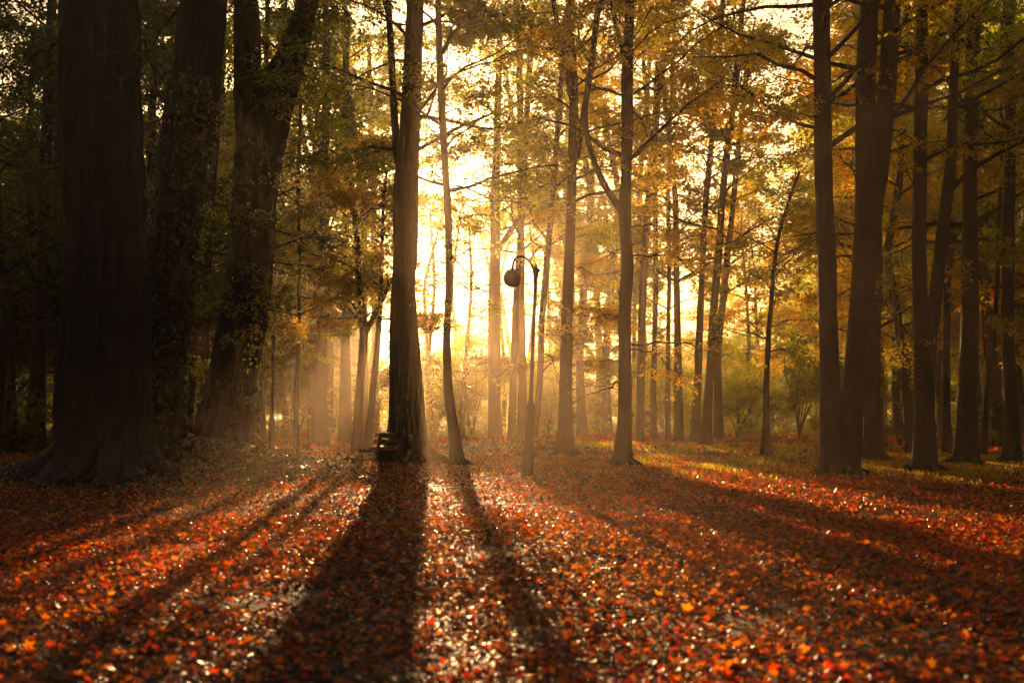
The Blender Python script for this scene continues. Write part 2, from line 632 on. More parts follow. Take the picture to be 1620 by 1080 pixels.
def grow(stem, srad, zb, zt, n_limb, reach, rs, m_sub=6, q=3, k=26, size=0.085, up=0.35, shape_pow=0.7, clear=False):
    """limbs, side branches and leafy twigs round a stem; returns branch tubes and leaves"""
    ok = (stem[:, 2] >= zb) & (stem[:, 2] <= zt)
    idx = np.where(ok)[0]
    if len(idx) < 2:
        idx = np.arange(max(0, len(stem) - 4), len(stem))
    pick = np.sort(rs.uniform(0, len(idx) - 1, n_limb))
    i0 = idx[pick.astype(int)]
    S0 = stem[i0]
    az = np.arange(n_limb) * 2.39996 + rs.normal(0, 0.35, n_limb)
    hf = (S0[:, 2] - zb) / max(zt - zb, 0.1)
    L = reach * (1 - hf * 0.75) ** shape_pow * rs.uniform(0.65, 1.15, n_limb)
    el = up + hf * 0.5 + rs.normal(0, 0.18, n_limb)
    D0 = np.stack([np.cos(az) * np.cos(el), np.sin(az) * np.cos(el), np.sin(el)], -1)
    K = 7
    P = np.empty((n_limb, K, 3))
    P[:, 0] = S0
    d = D0.copy()
    for j in range(1, K):
        d = nrm(d + rs.normal(0, 0.16, d.shape) + np.array([0, 0, -0.05]))
        P[:, j] = P[:, j - 1] + d * (L / (K - 1))[:, None]
    r0 = np.minimum(srad[i0] * 0.5, 0.012 * L + 0.012)
    R = r0[:, None] * np.linspace(1, 0.22, K)[None, :] ** 1.1
    if clear:                   # limbs that would close the sunlit lanes never grew there
        kl = ~(lit_ground(P[:, 3]) | lit_ground(P[:, 6]))
        P, R, L = P[kl], R[kl], L[kl]
        n_limb = len(P)
    # side branches
    M = n_limb * m_sub
    li = np.repeat(np.arange(n_limb), m_sub)
    tt = rs.uniform(0.25, 1.0, M)
    jj = np.minimum((tt * (K - 1)).astype(int), K - 2)
    fr = tt * (K - 1) - jj
    B0 = P[li, jj] * (1 - fr)[:, None] + P[li, jj + 1] * fr[:, None]
    dd = nrm(P[li, jj + 1] - P[li, jj])
    sd_ = nrm(np.cross(dd, np.array([0, 0, 1.0])) + 1e-4) * np.where(rs.random(M) < 0.5, -1, 1)[:, None]
    d2 = nrm(dd * 0.7 + sd_ * rs.uniform(0.4, 1.1, (M, 1)) + rs.normal(0, 0.22, (M, 3)))
    L2 = L[li] * rs.uniform(0.22, 0.42, M) + 0.35
    K2 = 5
    Q = np.empty((M, K2, 3))
    Q[:, 0] = B0
    for j in range(1, K2):
        d2 = nrm(d2 + rs.normal(0, 0.14, d2.shape) + np.array([0, 0, -0.04]))
        Q[:, j] = Q[:, j - 1] + d2 * (L2 / (K2 - 1))[:, None]
    if clear:
        kq = ~(lit_ground(Q[:, 2]) | lit_ground(Q[:, 4]))
        Q, L2 = Q[kq], L2[kq]
        M = len(Q)
    R2 = (0.0045 * L2 + 0.004)[:, None] * np.linspace(1, 0.3, K2)[None, :]
    # leafy twigs
    n3 = M * q
    bi = np.repeat(np.arange(M), q)
    t3 = rs.uniform(0.2, 1.0, n3)
    j3 = np.minimum((t3 * (K2 - 1)).astype(int), K2 - 2)
    f3 = t3 * (K2 - 1) - j3
    C0 = Q[bi, j3] * (1 - f3)[:, None] + Q[bi, j3 + 1] * f3[:, None]
    d3 = nrm(Q[bi, j3 + 1] - Q[bi, j3])
    s3 = nrm(np.cross(d3, np.array([0, 0, 1.0])) + 1e-4) * np.where(rs.random(n3) < 0.5, -1, 1)[:, None]
    d3 = nrm(d3 * 0.6 + s3 * rs.uniform(0.2, 1.0, (n3, 1)) + rs.normal(0, 0.15, (n3, 3)))
    L3 = rs.uniform(0.5, 1.1, n3) * (0.75 + 0.08 * reach)
    return (P, R), (Q, R2), (C0, d3, L3, k, size)


def put_leaves(name, parts, material, parent, rs, keep=True, origin=None, shape=DIAMOND, bias=0.0, aspect=0.62):
    Ps, Ts, Ns, Ls = [], [], [], []
    for (C0, d3, L3, k, size) in parts:
        P, T, N, L = spray_leaves(C0, d3, L3, k, size, rs)
        Ps.append(P); Ts.append(T); Ns.append(N); Ls.append(L)
    P, T, N, L = map(np.concatenate, (Ps, Ts, Ns, Ls))
    if keep:
        m = keep_mask(P)
        P, T, N, L = P[m], T[m], N[m], L[m]
    else:
        m = clumps(P * 0.8, 0.48)
        P, T, N, L = P[m], T[m], N[m], L[m]
    if len(P) == 0:
        return None
    V, f, c, nf = leaf_geo(P, T, N, L, L * aspect, shape)
    clump = 0.5 + 0.22 * np.sin(P[:, 0] * 1.3 + P[:, 2] * 0.9) + 0.18 * np.sin(P[:, 1] * 0.8 - P[:, 2] * 1.4 + 1)
    r = np.clip(clump * 0.55 + rs.random(len(P)) * 0.45 + bias, 0, 1)
    return add_mesh(name, V, f, c, material, parent, rnd=np.repeat(r, nf), origin=origin)


COUNT = {'leaves': 0}


def bough_polyline(p0, p1, rs, sag=0.08, K=9):
    t = np.linspace(0, 1, K)[:, None]
    P = p0 * (1 - t) + p1 * t
    ln = np.linalg.norm(p1 - p0)
    P[:, 2] += (sag * ln * np.sin(t[:, 0] * np.pi))
    P[1:-1] += rs.normal(0, 0.02 * ln, (K - 2, 3))
    return P


def make_tree(spec, seed):
    """one tree: Empty > trunk, limb (each fork), branchwork, crown (and ivy)"""
    rs = np.random.default_rng(1000 + seed)
    D = spec['D']
    path = spec['path']
    bark = spec.get('bark', BARK)
    P, R = [], []
    for (px, py, wd) in path:
        P.append(at(px, py, D))
        R.append(wd * 0.5 * D / F)
    P = np.array(P)
    R = np.array(R)
    base = P[0].copy()
    base[2] = float(gh(base[0], base[1]))
    P[0, 2] = base[2] - 0.25
    root = empty(spec.get('name', 'tree'), base)
    tag(root, spec['label'], spec.get('cat', 'tree'), spec.get('group', None))
    top = spec.get('top', 19.0)
    if P[-1, 2] < top and not spec.get('stub'):
        d = nrm(P[-1] - P[-2])
        d = nrm(d + np.array([0, 0, 1.5]))
        ln = top - P[-1, 2]
        for j in range(1, 4):
            P = np.vstack([P, P[-1] + d * ln / 3 + rs.normal(0, 0.15, 3)])
            R = np.append(R, R[-1] * (0.72 if j < 3 else 0.45))
    if spec.get('depthlean'):
        P[:, 1] += (P[:, 2] - base[2]) * spec['depthlean']
    P, R = resample(P, R, 0.16 if D < 29 else (0.35 if D < 35 else 0.7))
    wob = spec.get('wob', 0.6)
    P[1:, :2] += (np.cumsum(rs.normal(0, 1, (len(P) - 1, 2)), axis=0) * 0.015 * wob * (0.6 if D < 29 else 1))
    V, f, c = rings(P, R, S=110 if D < 21 else (64 if D < 29 else (24 if D < 35 else 10)), flare=spec.get('flare', 0.35) * 1.6, ridges=spec.get('ridges', 0.012), seed=seed, flare_h=spec.get('flare_h', 0.9))
    add_mesh('trunk', V, f, c, bark, root, smooth=True, origin=base)
    stems = [(P, R)]
    if D < 31:
        rb0 = R[0]
        nr = 7 if rb0 > 0.4 else 5
        for j in range(nr):
            a = j * 6.283 / nr + rs.uniform(-0.4, 0.4)
            ln = rb0 * rs.uniform(1.2, 2.3) + 0.25
            t_ = np.linspace(0, 1, 7)
            rad_ = rb0 * 0.75 + t_ * ln
            aa = a + t_ ** 2 * rs.uniform(-0.5, 0.5)
            Q = np.stack([base[0] + np.cos(aa) * rad_, base[1] + np.sin(aa) * rad_, np.zeros(7)], -1)
            Q[:, 2] = gh(Q[:, 0], Q[:, 1]) + rb0 * 0.75 * (1 - t_) ** 2.2 - 0.02 - 0.05 * t_
            V, f, c = rings(Q, rb0 * (0.26 - 0.2 * t_), S=12, ridges=0.03, seed=seed * 9 + j)
            add_mesh('root', V, f, c, bark, root, smooth=True, origin=base)
    for fk in spec.get('forks', []):
        fp = np.array([at(q[0], q[1], D) for q in fk])
        fr = np.array([q[2] * 0.5 * D / F for q in fk])
        # bend the fork a little out of the picture plane
        t = np.linspace(0, 1, len(fp))
        fp[:, 1] += t * rs.uniform(-0.8, 0.8)
        if fk[-1][1] <= 5:
            d = nrm(nrm(fp[-1] - fp[-2]) + np.array([0, 0, 0.8]))
            for j in range(1, 4):
                fp = np.vstack([fp, fp[-1] + d * max(1.0, (top * 0.92 - fp[-1, 2]) / (4 - j))])
                fr = np.append(fr, fr[-1] * 0.65)
        fp, fr = resample(fp, fr, 0.35 if D < 35 else 0.7)
        V, f, c = rings(fp, fr, S=12, flare=0.0, ridges=0.012, seed=seed + 5)
        add_mesh('limb', V, f, c, bark, root, smooth=True, origin=base)
        stems.append((fp, fr))
    wood = Geo()
    lv = []
    cb = spec.get('crown', None)
    if cb:
        for si, (sp, sr) in enumerate(stems):
            nl = cb.get('n', 22)
            if si:
                nl = max(4, nl // (2 * len(stems) - 2))
            zb = cb.get('zb', 5)
            (LP, LR), (Q, QR), spr = grow(sp, sr, zb, sp[-1, 2], nl, cb.get('reach', 4.0), rs, m_sub=cb.get('m', 6) + 3, q=cb.get('q', 3) + 3, k=int(cb.get('k', 26) * 1.3), size=cb.get('size', 0.085) * 1.2, up=cb.get('up', 0.35), clear=D > 33)
            V, f, c = tubes(LP, LR, 5); wood.add(V, f, c)
            V, f, c = tubes(Q, QR, 3); wood.add(V, f, c)
            lv.append(spr)
    for bo in spec.get('boughs', []):
        bo = list(bo)
        bo[5] = int(bo[5] * 1.9)
        x0, y0, x1, y1, dd, ns = bo[:6]
        p0 = at(x0, y0, D)
        p1 = at(x1, y1, D + dd)
        ln = np.linalg.norm(p1 - p0)
        pl = bough_polyline(p0, p1, rs, sag=bo[6] if len(bo) > 6 else 0.06)
        rr = (0.010 * ln + 0.008) * np.linspace(1, 0.25, len(pl))
        V, f, c = tubes(pl[None], rr[None], 6); wood.add(V, f, c)
        if ns:
            tt = rs.uniform(0.22, 1, ns)
            jj = np.minimum((tt * (len(pl) - 1)).astype(int), len(pl) - 2)
            fr_ = tt * (len(pl) - 1) - jj
            b0 = pl[jj] * (1 - fr_)[:, None] + pl[jj + 1] * fr_[:, None]
            dd_ = nrm(pl[jj + 1] - pl[jj])
            sd_ = nrm(np.cross(dd_, np.array([0, 0, 1.0])) + 1e-4) * np.where(rs.random(ns) < 0.5, -1, 1)[:, None]
            d2 = nrm(dd_ * 0.7 + sd_ * rs.uniform(0.2, 0.9, (ns, 1)) + rs.normal(0, 0.25, (ns, 3)))
            L2 = ln * rs.uniform(0.12, 0.3, ns) + 0.3
            Q = b0[:, None] + d2[:, None] * (np.linspace(0, 1, 4)[None, :, None] * L2[:, None, None])
            Q[:, 1:] += rs.normal(0, 0.03, Q[:, 1:].shape)
            V, f, c = tubes(Q, (0.005 * L2 + 0.003)[:, None] * np.linspace(1, 0.4, 4)[None], 3); wood.add(V, f, c)
            q = 3
            bi = np.repeat(np.arange(ns), q)
            t3 = rs.random(len(bi))[:, None]
            C0 = Q[bi, 0] * (1 - t3) + Q[bi, -1] * t3
            d3 = nrm(d2[bi] + rs.normal(0, 0.45, (len(bi), 3)) * np.array([1, 1, 0.4]))
            lv.append((C0, d3, rs.uniform(0.3, 0.6, len(bi)), 15, bo[7] if len(bo) > 7 else 0.075))
    if wood.n:
        wood.make('branchwork', bark, root, origin=base)
    if lv:
        o = put_leaves('crown', lv, spec.get('leaf', L_AMBER), root, rs, origin=base, bias=spec.get('bias', 0.0))
        if o:
            COUNT['leaves'] += len(o.data.polygons)
    if spec.get('ivy'):
        z0, z1, cnt = spec['ivy']
        ii = rs.uniform(0, 1, cnt)
        sp, sr = stems[0]
        zz = z0 + (z1 - z0) * ii
        c = np.stack([np.interp(zz, sp[:, 2], sp[:, j]) for j in range(3)], -1)
        r = np.interp(zz, sp[:, 2], sr)
        a = rs.uniform(0, 2 * np.pi, cnt)
        dr = np.stack([np.cos(a), np.sin(a), np.zeros(cnt)], -1)
        Pv = c + dr * (r * 1.02 + rs.random(cnt) ** 2 * 0.16 + 0.02)[:, None]
        T = np.array([0, 0, -1.0]) + rs.normal(0, 0.5, (cnt, 3))
        N = dr + rs.normal(0, 0.35, (cnt, 3))
        Ln = rs.uniform(0.06, 0.12, cnt)
        V, f, cc, nf = leaf_geo(Pv, T, N, Ln, Ln * 0.9)
        add_mesh('ivy', V, f, cc, IVY, root, rnd=rs.random(cnt), origin=base)
    return root


TREES = [
    # ---- the dark giants on the left
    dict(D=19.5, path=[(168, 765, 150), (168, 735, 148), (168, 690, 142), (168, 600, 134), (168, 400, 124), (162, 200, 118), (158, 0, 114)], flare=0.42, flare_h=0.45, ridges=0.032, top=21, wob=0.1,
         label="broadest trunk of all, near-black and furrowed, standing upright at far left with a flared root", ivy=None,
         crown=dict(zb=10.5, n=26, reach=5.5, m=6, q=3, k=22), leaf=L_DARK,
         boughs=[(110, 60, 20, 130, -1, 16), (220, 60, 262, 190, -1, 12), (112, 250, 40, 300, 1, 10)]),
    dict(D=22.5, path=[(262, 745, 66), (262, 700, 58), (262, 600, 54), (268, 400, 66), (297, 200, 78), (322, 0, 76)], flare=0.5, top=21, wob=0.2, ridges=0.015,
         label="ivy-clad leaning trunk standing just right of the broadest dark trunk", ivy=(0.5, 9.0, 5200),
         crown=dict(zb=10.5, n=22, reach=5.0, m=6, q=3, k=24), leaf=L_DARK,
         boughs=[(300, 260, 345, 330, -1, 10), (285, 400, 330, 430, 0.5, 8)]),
    dict(D=24.0, path=[(352, 742, 96), (356, 700, 88), (370, 600, 72), (386, 500, 72), (398, 400, 68), (404, 300, 74), (418, 200, 78), (440, 140, 62), (465, 80, 44), (490, 0, 32)], flare=0.3, top=21, wob=0.1,
         forks=[[(402, 330, 44), (398, 230, 46), (396, 150, 44), (397, 60, 43), (395, 0, 40)]],
         label="thick leaning trunk forked high up, behind the olive leaf sprays left of the bench", ivy=(0.4, 2.2, 600),
         crown=dict(zb=12.0, n=22, reach=5.0, m=6, q=3, k=26), leaf=L_OLIVE,
         boughs=[(400, 70, 480, 120, -2.0, 26, 0.10, 0.085), (372, 110, 445, 165, -2.2, 22, 0.08, 0.085), (380, 215, 418, 260, -2.0, 18, 0.1, 0.085), (372, 330, 402, 385, -2.2, 18, 0.1, 0.085),
                 (352, 420, 412, 460, -2.0, 22, 0.1, 0.085), (352, 470, 388, 520, -1.6, 16, 0.1, 0.08), (432, 415, 520, 430, 1.5, 18, 0.02), (432, 300, 480, 330, 1, 14), (350, 380, 320, 450, -1, 12)]),
    # ---- centre
    dict(D=28.2, path=[(645, 736, 66), (644, 700, 62), (642, 600, 50), (639, 500, 42), (638, 450, 36), (641, 400, 40), (642, 300, 42), (648, 220, 34), (652, 120, 29), (658, 0, 28)], flare=0.34, flare_h=0.6, top=21, wob=0.1,
         forks=[[(632, 260, 16), (625, 200, 12), (621, 100, 11), (616, 0, 11)]],
         label="stout dark trunk with the low sun at its right edge, bench at its foot",
         crown=dict(zb=8, n=24, reach=5.0, m=7, q=3, k=26), leaf=L_OLIVE,
         boughs=[(636, 235, 560, 255, 1, 18), (650, 180, 705, 230, -1, 12), (640, 330, 560, 350, 2, 14)]),
    dict(D=26.4, path=[(726, 745, 26), (721, 700, 17), (709, 620, 14), (706, 540, 12), (710, 450, 12), (709, 350, 12), (703, 250, 11), (698, 150, 12), (693, 0, 10)], flare=0.35, top=17, wob=0.15,
         forks=[[(700, 85, 8), (712, 55, 7), (735, 40, 7), (800, 38, 6)]],
         label="slender wavy trunk standing right beside the sun, its crown arching right", bark=BARK2,
         crown=dict(zb=7, n=20, reach=3.4, m=6, q=3, k=24), leaf=L_OLIVE,
         boughs=[(712, 400, 760, 470, 1, 14), (704, 300, 775, 300, 1, 16), (713, 470, 690, 520, -1, 10), (700, 180, 770, 170, 1, 14), (709, 330, 750, 350, 1.0, 12), (710, 420, 745, 395, -1, 8)]),
    dict(D=50, path=[(783, 702, 24), (783, 640, 20), (782, 500, 19), (783, 400, 18), (784, 300, 14), (788, 150, 11), (792, 0, 9)], flare=0.15, top=24, bark=BARK2,
         forks=[[(785, 400, 10), (800, 370, 10), (832, 338, 8), (850, 300, 5)]],
         label="pale misty trunk seen against the bright gap, right of the slender wavy trunk",
         crown=dict(zb=10, n=22, reach=5, size=0.13, k=18), leaf=L_AMBER),
    dict(D=44, path=[(809, 708, 14), (810, 650, 12), (812, 560, 11), (816, 480, 10), (822, 400, 10), (829, 300, 9.5), (833, 200, 9.5), (841, 80, 9), (846, 0, 9)], flare=0.2, top=21, bark=BARK2,
         label="thin trunk passing up behind the lamp's round globe",
         crown=dict(zb=8.5, n=24, reach=4.5, size=0.12, k=18), leaf=L_AMBER),
    dict(D=50, path=[(826, 706, 18), (826, 640, 14), (825, 500, 12), (823, 300, 11), (821, 150, 11), (818, 0, 10)], flare=0.25, top=24, bark=BARK2,
         label="pale straight trunk in the mist directly behind the lamp post",
         crown=dict(zb=11, n=22, reach=5, size=0.13, k=18), leaf=L_AMBER),
    dict(D=40, path=[(842, 712, 12), (847, 670, 9), (855, 600, 10), (858, 500, 10), (867, 400, 10), (876, 300, 9), (884, 180, 9), (894, 60, 8), (900, 0, 8)], flare=0.2, top=18, bark=BARK2,
         label="thin trunk curving out from behind the lamp post and leaning right",
         crown=dict(zb=7.5, n=20, reach=3.6, size=0.11, k=18), leaf=L_AMBER,
         boughs=[(858, 560, 885, 610, -3, 7, 0.1, 0.085), (866, 405, 835, 380, -2, 8), (857, 590, 925, 538, -1.5, 46, 0.03, 0.10), (858, 570, 795, 590, -1, 40, 0.03, 0.10), (857, 575, 905, 560, 0.5, 36, 0.03, 0.10)]),
    dict(D=30, path=[(895, 730, 30), (894, 700, 25), (895, 600, 20), (897, 500, 18), (901, 400, 16), (905, 300, 15), (908, 200, 15), (910, 130, 13), (903, 60, 11), (905, 0, 11)], flare=0.25, top=19, wob=0.15,
         forks=[[(908, 170, 10), (893, 110, 9), (880, 50, 8), (872, 0, 8)], [(914, 250, 9), (922, 190, 11), (935, 110, 10), (948, 0, 10)]],
         label="mid-sized trunk forking in three high up, standing right of the lamp post",
         crown=dict(zb=7.5, n=24, reach=4.2, k=24), leaf=L_ORANGE, bias=-0.15,
         boughs=[(903, 420, 945, 440, 1, 12), (900, 490, 965, 500, -1, 30, 0.05, 0.085), (898, 540, 940, 520, 0.5, 22, 0.04, 0.08), (897, 560, 880, 520, -1, 14), (904, 330, 860, 350, 1, 12), (905, 260, 870, 240, 0.5, 14)]),
    dict(D=26.2, path=[(984, 742, 33), (985, 710, 27), (989, 660, 21), (989, 600, 20), (988, 500, 19), (993, 420, 20), (990, 370, 19), (988, 325, 22), (991, 280, 17), (992, 200, 20), (993, 100, 18), (997, 0, 14)], flare=0.15, top=19, wob=0.15,
         forks=[[(984, 335, 13), (968, 315, 11), (948, 285, 10), (930, 235, 9), (921, 190, 9), (932, 110, 8), (950, 0, 7)], [(992, 110, 8), (982, 60, 6), (970, 0, 5)]],
         label="crooked dark trunk with a long limb swinging out to the left",
         crown=dict(zb=7.5, n=24, reach=4.5, k=24), leaf=L_ORANGE, bias=-0.1,
         boughs=[(998, 405, 1110, 440, 1.5, 26, 0.12, 0.08), (996, 360, 1075, 370, 0.5, 22, 0.1, 0.08), (996, 553, 1085, 600, 1, 14, 0.10, 0.07), (985, 600, 900, 640, -1, 10, 0.0, 0.06), (1000, 545, 1120, 555, 2.0, 12, 0.06, 0.075),
                 (986, 500, 905, 500, 0.5, 8, 0.02, 0.07), (1000, 250, 1060, 220, 1, 18), (988, 560, 925, 590, 0.5, 12, 0.04, 0.07)]),
    # ---- right of centre, in the mist
    dict(D=45, path=[(1012, 708, 16), (1012, 640, 13), (1014, 500, 12), (1018, 400, 12), (1026, 300, 12), (1036, 180, 12), (1038, 90, 9), (1040, 0, 8)], flare=0.2, top=21, bark=BARK2,
         forks=[[(1034, 200, 9), (1044, 140, 9), (1055, 60, 8), (1067, 0, 7)]],
         label="misty trunk close behind the crooked dark one, forking into a narrow V at the top",
         crown=dict(zb=8, n=24, reach=4.5, size=0.12, k=18), leaf=L_ORANGE, bias=-0.15),
    dict(D=52, path=[(1034, 704, 12), (1034, 600, 9), (1036, 450, 8), (1034, 300, 8), (1020, 150, 7), (1010, 0, 6)], flare=0.2, top=21, bark=BARK2,
         label="thinnest misty trunk between the narrow V-forked tree and the leaning pair",
         crown=dict(zb=9, n=18, reach=4, size=0.13, k=16), leaf=L_AMBER),
    dict(D=48, path=[(1056, 706, 9), (1056, 600, 7), (1060, 450, 7), (1058, 300, 6), (1064, 150, 6), (1070, 0, 5)], flare=0.2, top=18, bark=BARK2,
         label="spindly pole-straight young tree in the mist left of the leaning pair",
         crown=dict(zb=6, n=18, reach=3, size=0.12, k=16), leaf=L_OLIVE),
    dict(D=46, path=[(1101, 705, 19), (1102, 640, 13), (1106, 500, 11), (1111, 400, 9.5), (1117, 300, 9.5), (1127, 200, 9), (1135, 100, 9), (1142, 0, 8)], flare=0.3, top=20, bark=BARK2,
         label="left trunk of the leaning pair rising from the golden mist",
         crown=dict(zb=8, n=22, reach=4.5, size=0.12, k=18), leaf=L_AMBER),
    dict(D=43, path=[(1117, 708, 20), (1119, 660, 15), (1123, 600, 13), (1130, 500, 12), (1138, 400, 12), (1145, 300, 11), (1155, 200, 12), (1165, 130, 12), (1170, 60, 9), (1176, 0, 8)], flare=0.25, top=20, bark=BARK,
         forks=[[(1160, 180, 6), (1172, 120, 6), (1200, 90, 5), (1240, 80, 4)]],
         label="right and thicker trunk of the leaning pair rising from the golden mist",
         crown=dict(zb=8, n=24, reach=4.5, size=0.115, k=20), leaf=L_ORANGE, bias=-0.1,
         boughs=[(1140, 400, 1200, 380, 0, 12), (1128, 520, 1090, 545, -1, 10)]),
    dict(D=29, path=[(1212, 738, 17), (1212, 700, 11), (1213, 600, 8.5), (1218, 500, 8), (1223, 420, 7), (1232, 360, 6), (1248, 310, 5), (1262, 270, 3)], flare=0.3, top=6, stub=True, bark=BARK2,
         label="small bowed sapling with sparse twigs standing alone left of the big twin trunk",
         crown=dict(zb=2.6, n=16, reach=1.8, m=4, q=2, k=8, size=0.07, up=0.5), leaf=L_AMBER,
         boughs=[(1228, 380, 1190, 330, 0, 6), (1236, 350, 1285, 320, 0.5, 6), (1216, 540, 1170, 500, 0.5, 5)]),
    # ---- the big twin on the right
    dict(D=23.2, path=[(1322, 755, 52), (1318, 700, 42), (1314, 600, 31), (1310, 500, 29), (1308, 400, 28), (1304, 300, 27), (1301, 200, 28), (1299, 0, 27)], flare=0.22, flare_h=0.5, top=20, wob=0.12,
         forks=[[(1338, 765, 46), (1341, 700, 40), (1351, 600, 33), (1359, 500, 37), (1367, 400, 44), (1370, 340, 46), (1366, 260, 36), (1363, 150, 30), (1368, 0, 30)],
                [(1378, 340, 34), (1388, 250, 28), (1391, 150, 27), (1394, 0, 26)]],
         label="big twin trunk splitting low into a V, tallest dark shape on the right",
         crown=dict(zb=7.5, n=26, reach=4.8, k=24), leaf=L_ORANGE, bias=-0.1,
         boughs=[(1318, 340, 1350, 380, -0.5, 5, 0.0, 0.06), (1320, 400, 1345, 440, 0, 0), (1380, 510, 1445, 545, 0.5, 3, -0.12, 0.06), (1296, 190, 1240, 180, -1, 14), (1372, 500, 1400, 540, 1, 2), (1400, 120, 1450, 90, 1, 16)]),
    dict(D=29, path=[(1382, 742, 34), (1382, 700, 27), (1381, 600, 21), (1385, 500, 18), (1390, 400, 16), (1380, 250, 15), (1378, 0, 14)], flare=0.3, top=20, bark=BARK2,
         label="brown hazy trunk half hidden right behind the big twin trunk",
         crown=dict(zb=8, n=20, reach=4, k=20), leaf=L_ORANGE),
    dict(D=33, path=[(1443, 725, 17), (1438, 660, 15), (1428, 560, 14), (1415, 470, 13), (1402, 400, 12), (1420, 300, 11), (1432, 150, 9), (1434, 0, 8)], flare=0.3, top=18, bark=BARK2,
         label="hazy trunk slanting down to the right, between the twin trunk and its right neighbour",
         crown=dict(zb=8, n=18, reach=3.6, k=20), leaf=L_ORANGE),
    dict(D=24.0, path=[(1462, 757, 40), (1462, 700, 33), (1463, 600, 29), (1456, 500, 23), (1453, 400, 23), (1455, 300, 22), (1456, 200, 20), (1458, 0, 17)], flare=0.22, flare_h=0.6, top=19, wob=0.12,
         forks=[[(1468, 560, 20), (1480, 470, 20), (1487, 390, 19), (1497, 300, 18), (1502, 240, 17), (1506, 100, 14), (1510, 0, 12)], [(1505, 300, 8), (1520, 276, 8), (1555, 255, 7), (1620, 222, 5), (1660, 210, 3)]],
         label="dark two-stemmed trunk with a long limb reaching to the right edge",
         crown=dict(zb=7.5, n=24, reach=4.5, k=22), leaf=L_ORANGE, bias=-0.15,
         boughs=[(1448, 300, 1415, 230, -0.5, 5), (1450, 540, 1385, 450, 0.5, 4, -0.1, 0.06), (1495, 190, 1560, 130, 1, 14)]),
    dict(D=27, path=[(1531, 750, 40), (1532, 700, 31), (1532, 600, 28), (1534, 480, 25), (1530, 300, 22), (1535, 100, 20), (1540, 0, 18)], flare=0.25, top=19,
         label="upright dim trunk standing fourth in the row right of the twin trunk",
         crown=dict(zb=5.5, n=24, reach=4.5, k=22), leaf=L_ORANGE, bias=-0.2, boughs=[(1545, 420, 1610, 400, 0, 16), (1545, 480, 1600, 520, 0.5, 14), (1520, 360, 1500, 420, -1, 12)]),
    dict(D=34, path=[(1498, 725, 14), (1498, 640, 12), (1500, 480, 11), (1512, 300, 10), (1520, 100, 9), (1524, 0, 8)], flare=0.25, top=18,
         label="thin trunk seen between the long-limbed tree and the upright dim trunk",
         crown=dict(zb=6, n=18, reach=3.5, k=20), leaf=L_AMBER),
    dict(D=32, path=[(1556, 728, 11), (1561, 640, 8), (1572, 540, 7), (1580, 400, 7), (1588, 200, 6), (1592, 0, 5)], flare=0.2, top=16,
         label="spindly dark stem tilting right beside the upright dim trunk",
         crown=dict(zb=5, n=16, reach=3.0, k=20), leaf=L_AMBER),
    dict(D=28, path=[(1600, 742, 26), (1600, 650, 20), (1598, 500, 18), (1602, 300, 17), (1606, 0, 15)], flare=0.3, top=18,
         label="last dark trunk before the right edge of the view",
         crown=dict(zb=5.5, n=22, reach=4.0, k=22), leaf=L_AMBER),
    # ---- left of centre, behind
    dict(D=44, path=[(504, 705, 27), (505, 640, 22), (508, 560, 18), (511, 450, 16), (514, 300, 15), (515, 100, 13), (517, 0, 12)], flare=0.2, top=22, bark=BARK2,
         label="hazy straight trunk midway between the thick forked trunk and the bench",
         crown=dict(zb=7.5, n=26, reach=5, size=0.12, k=20), leaf=L_OLIVE),
    dict(D=48, path=[(546, 704, 22), (546, 640, 19), (547, 560, 15), (548, 400, 12), (545, 200, 11), (548, 0, 10)], flare=0.15, top=22, bark=BARK2,
         label="dim trunk wrapped in mist just left of the small crooked trees by the bench",
         crown=dict(zb=8, n=24, reach=5, size=0.12, k=20), leaf=L_OLIVE),
    dict(D=33, path=[(563, 722, 18), (566, 680, 13), (568, 620, 14), (574, 560, 13), (577, 525, 15), (570, 470, 9), (566, 400, 9), (560, 330, 8), (553, 240, 6)], flare=0.2, top=10, wob=0.2,
         forks=[[(577, 530, 10), (588, 500, 9), (600, 475, 8), (614, 440, 6)], [(576, 525, 6), (572, 500, 5), (560, 485, 4), (548, 470, 3)]],
         label="small crooked tree forking at mid height, left behind the bench",
         crown=dict(zb=4.2, n=22, reach=2.6, m=6, q=3, k=22, up=0.3), leaf=L_ORANGE, bias=-0.1),
    dict(D=34, path=[(578, 718, 14), (583, 680, 11), (590, 620, 10), (596, 560, 10), (600, 500, 8), (602, 420, 6), (606, 330, 5), (612, 270, 4)], flare=0.2, top=9,
         label="slim curved tree leaning right, closest behind the bench seat",
         crown=dict(zb=4.5, n=18, reach=2.2, m=6, q=3, k=20, up=0.3), leaf=L_AMBER),
    dict(D=34, path=[(409, 722, 20), (409, 680, 13), (411, 600, 10), (414, 450, 9), (420, 200, 8), (425, 0, 8)], flare=0.4, top=19,
         label="narrow dark trunk peeping out just right of the thick forked trunk",
         crown=dict(zb=6.5, n=20, reach=3.5, k=20, size=0.09), leaf=L_OLIVE),
    dict(D=38, path=[(470, 712, 9), (468, 600, 7), (474, 480, 6), (470, 300, 6), (478, 100, 5)], flare=0.2, top=14, bark=BARK2,
         label="slender green-leaved young tree right of the slim dark pole",
         crown=dict(zb=3.2, n=30, reach=3.0, size=0.10, k=18, up=0.1), leaf=L_OLIVE),
    # ---- far left
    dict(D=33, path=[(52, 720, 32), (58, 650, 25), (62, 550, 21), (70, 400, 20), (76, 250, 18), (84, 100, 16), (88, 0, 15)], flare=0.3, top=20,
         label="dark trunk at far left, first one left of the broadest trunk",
         crown=dict(zb=4.5, n=34, reach=5, k=24, size=0.095), leaf=L_DARK),
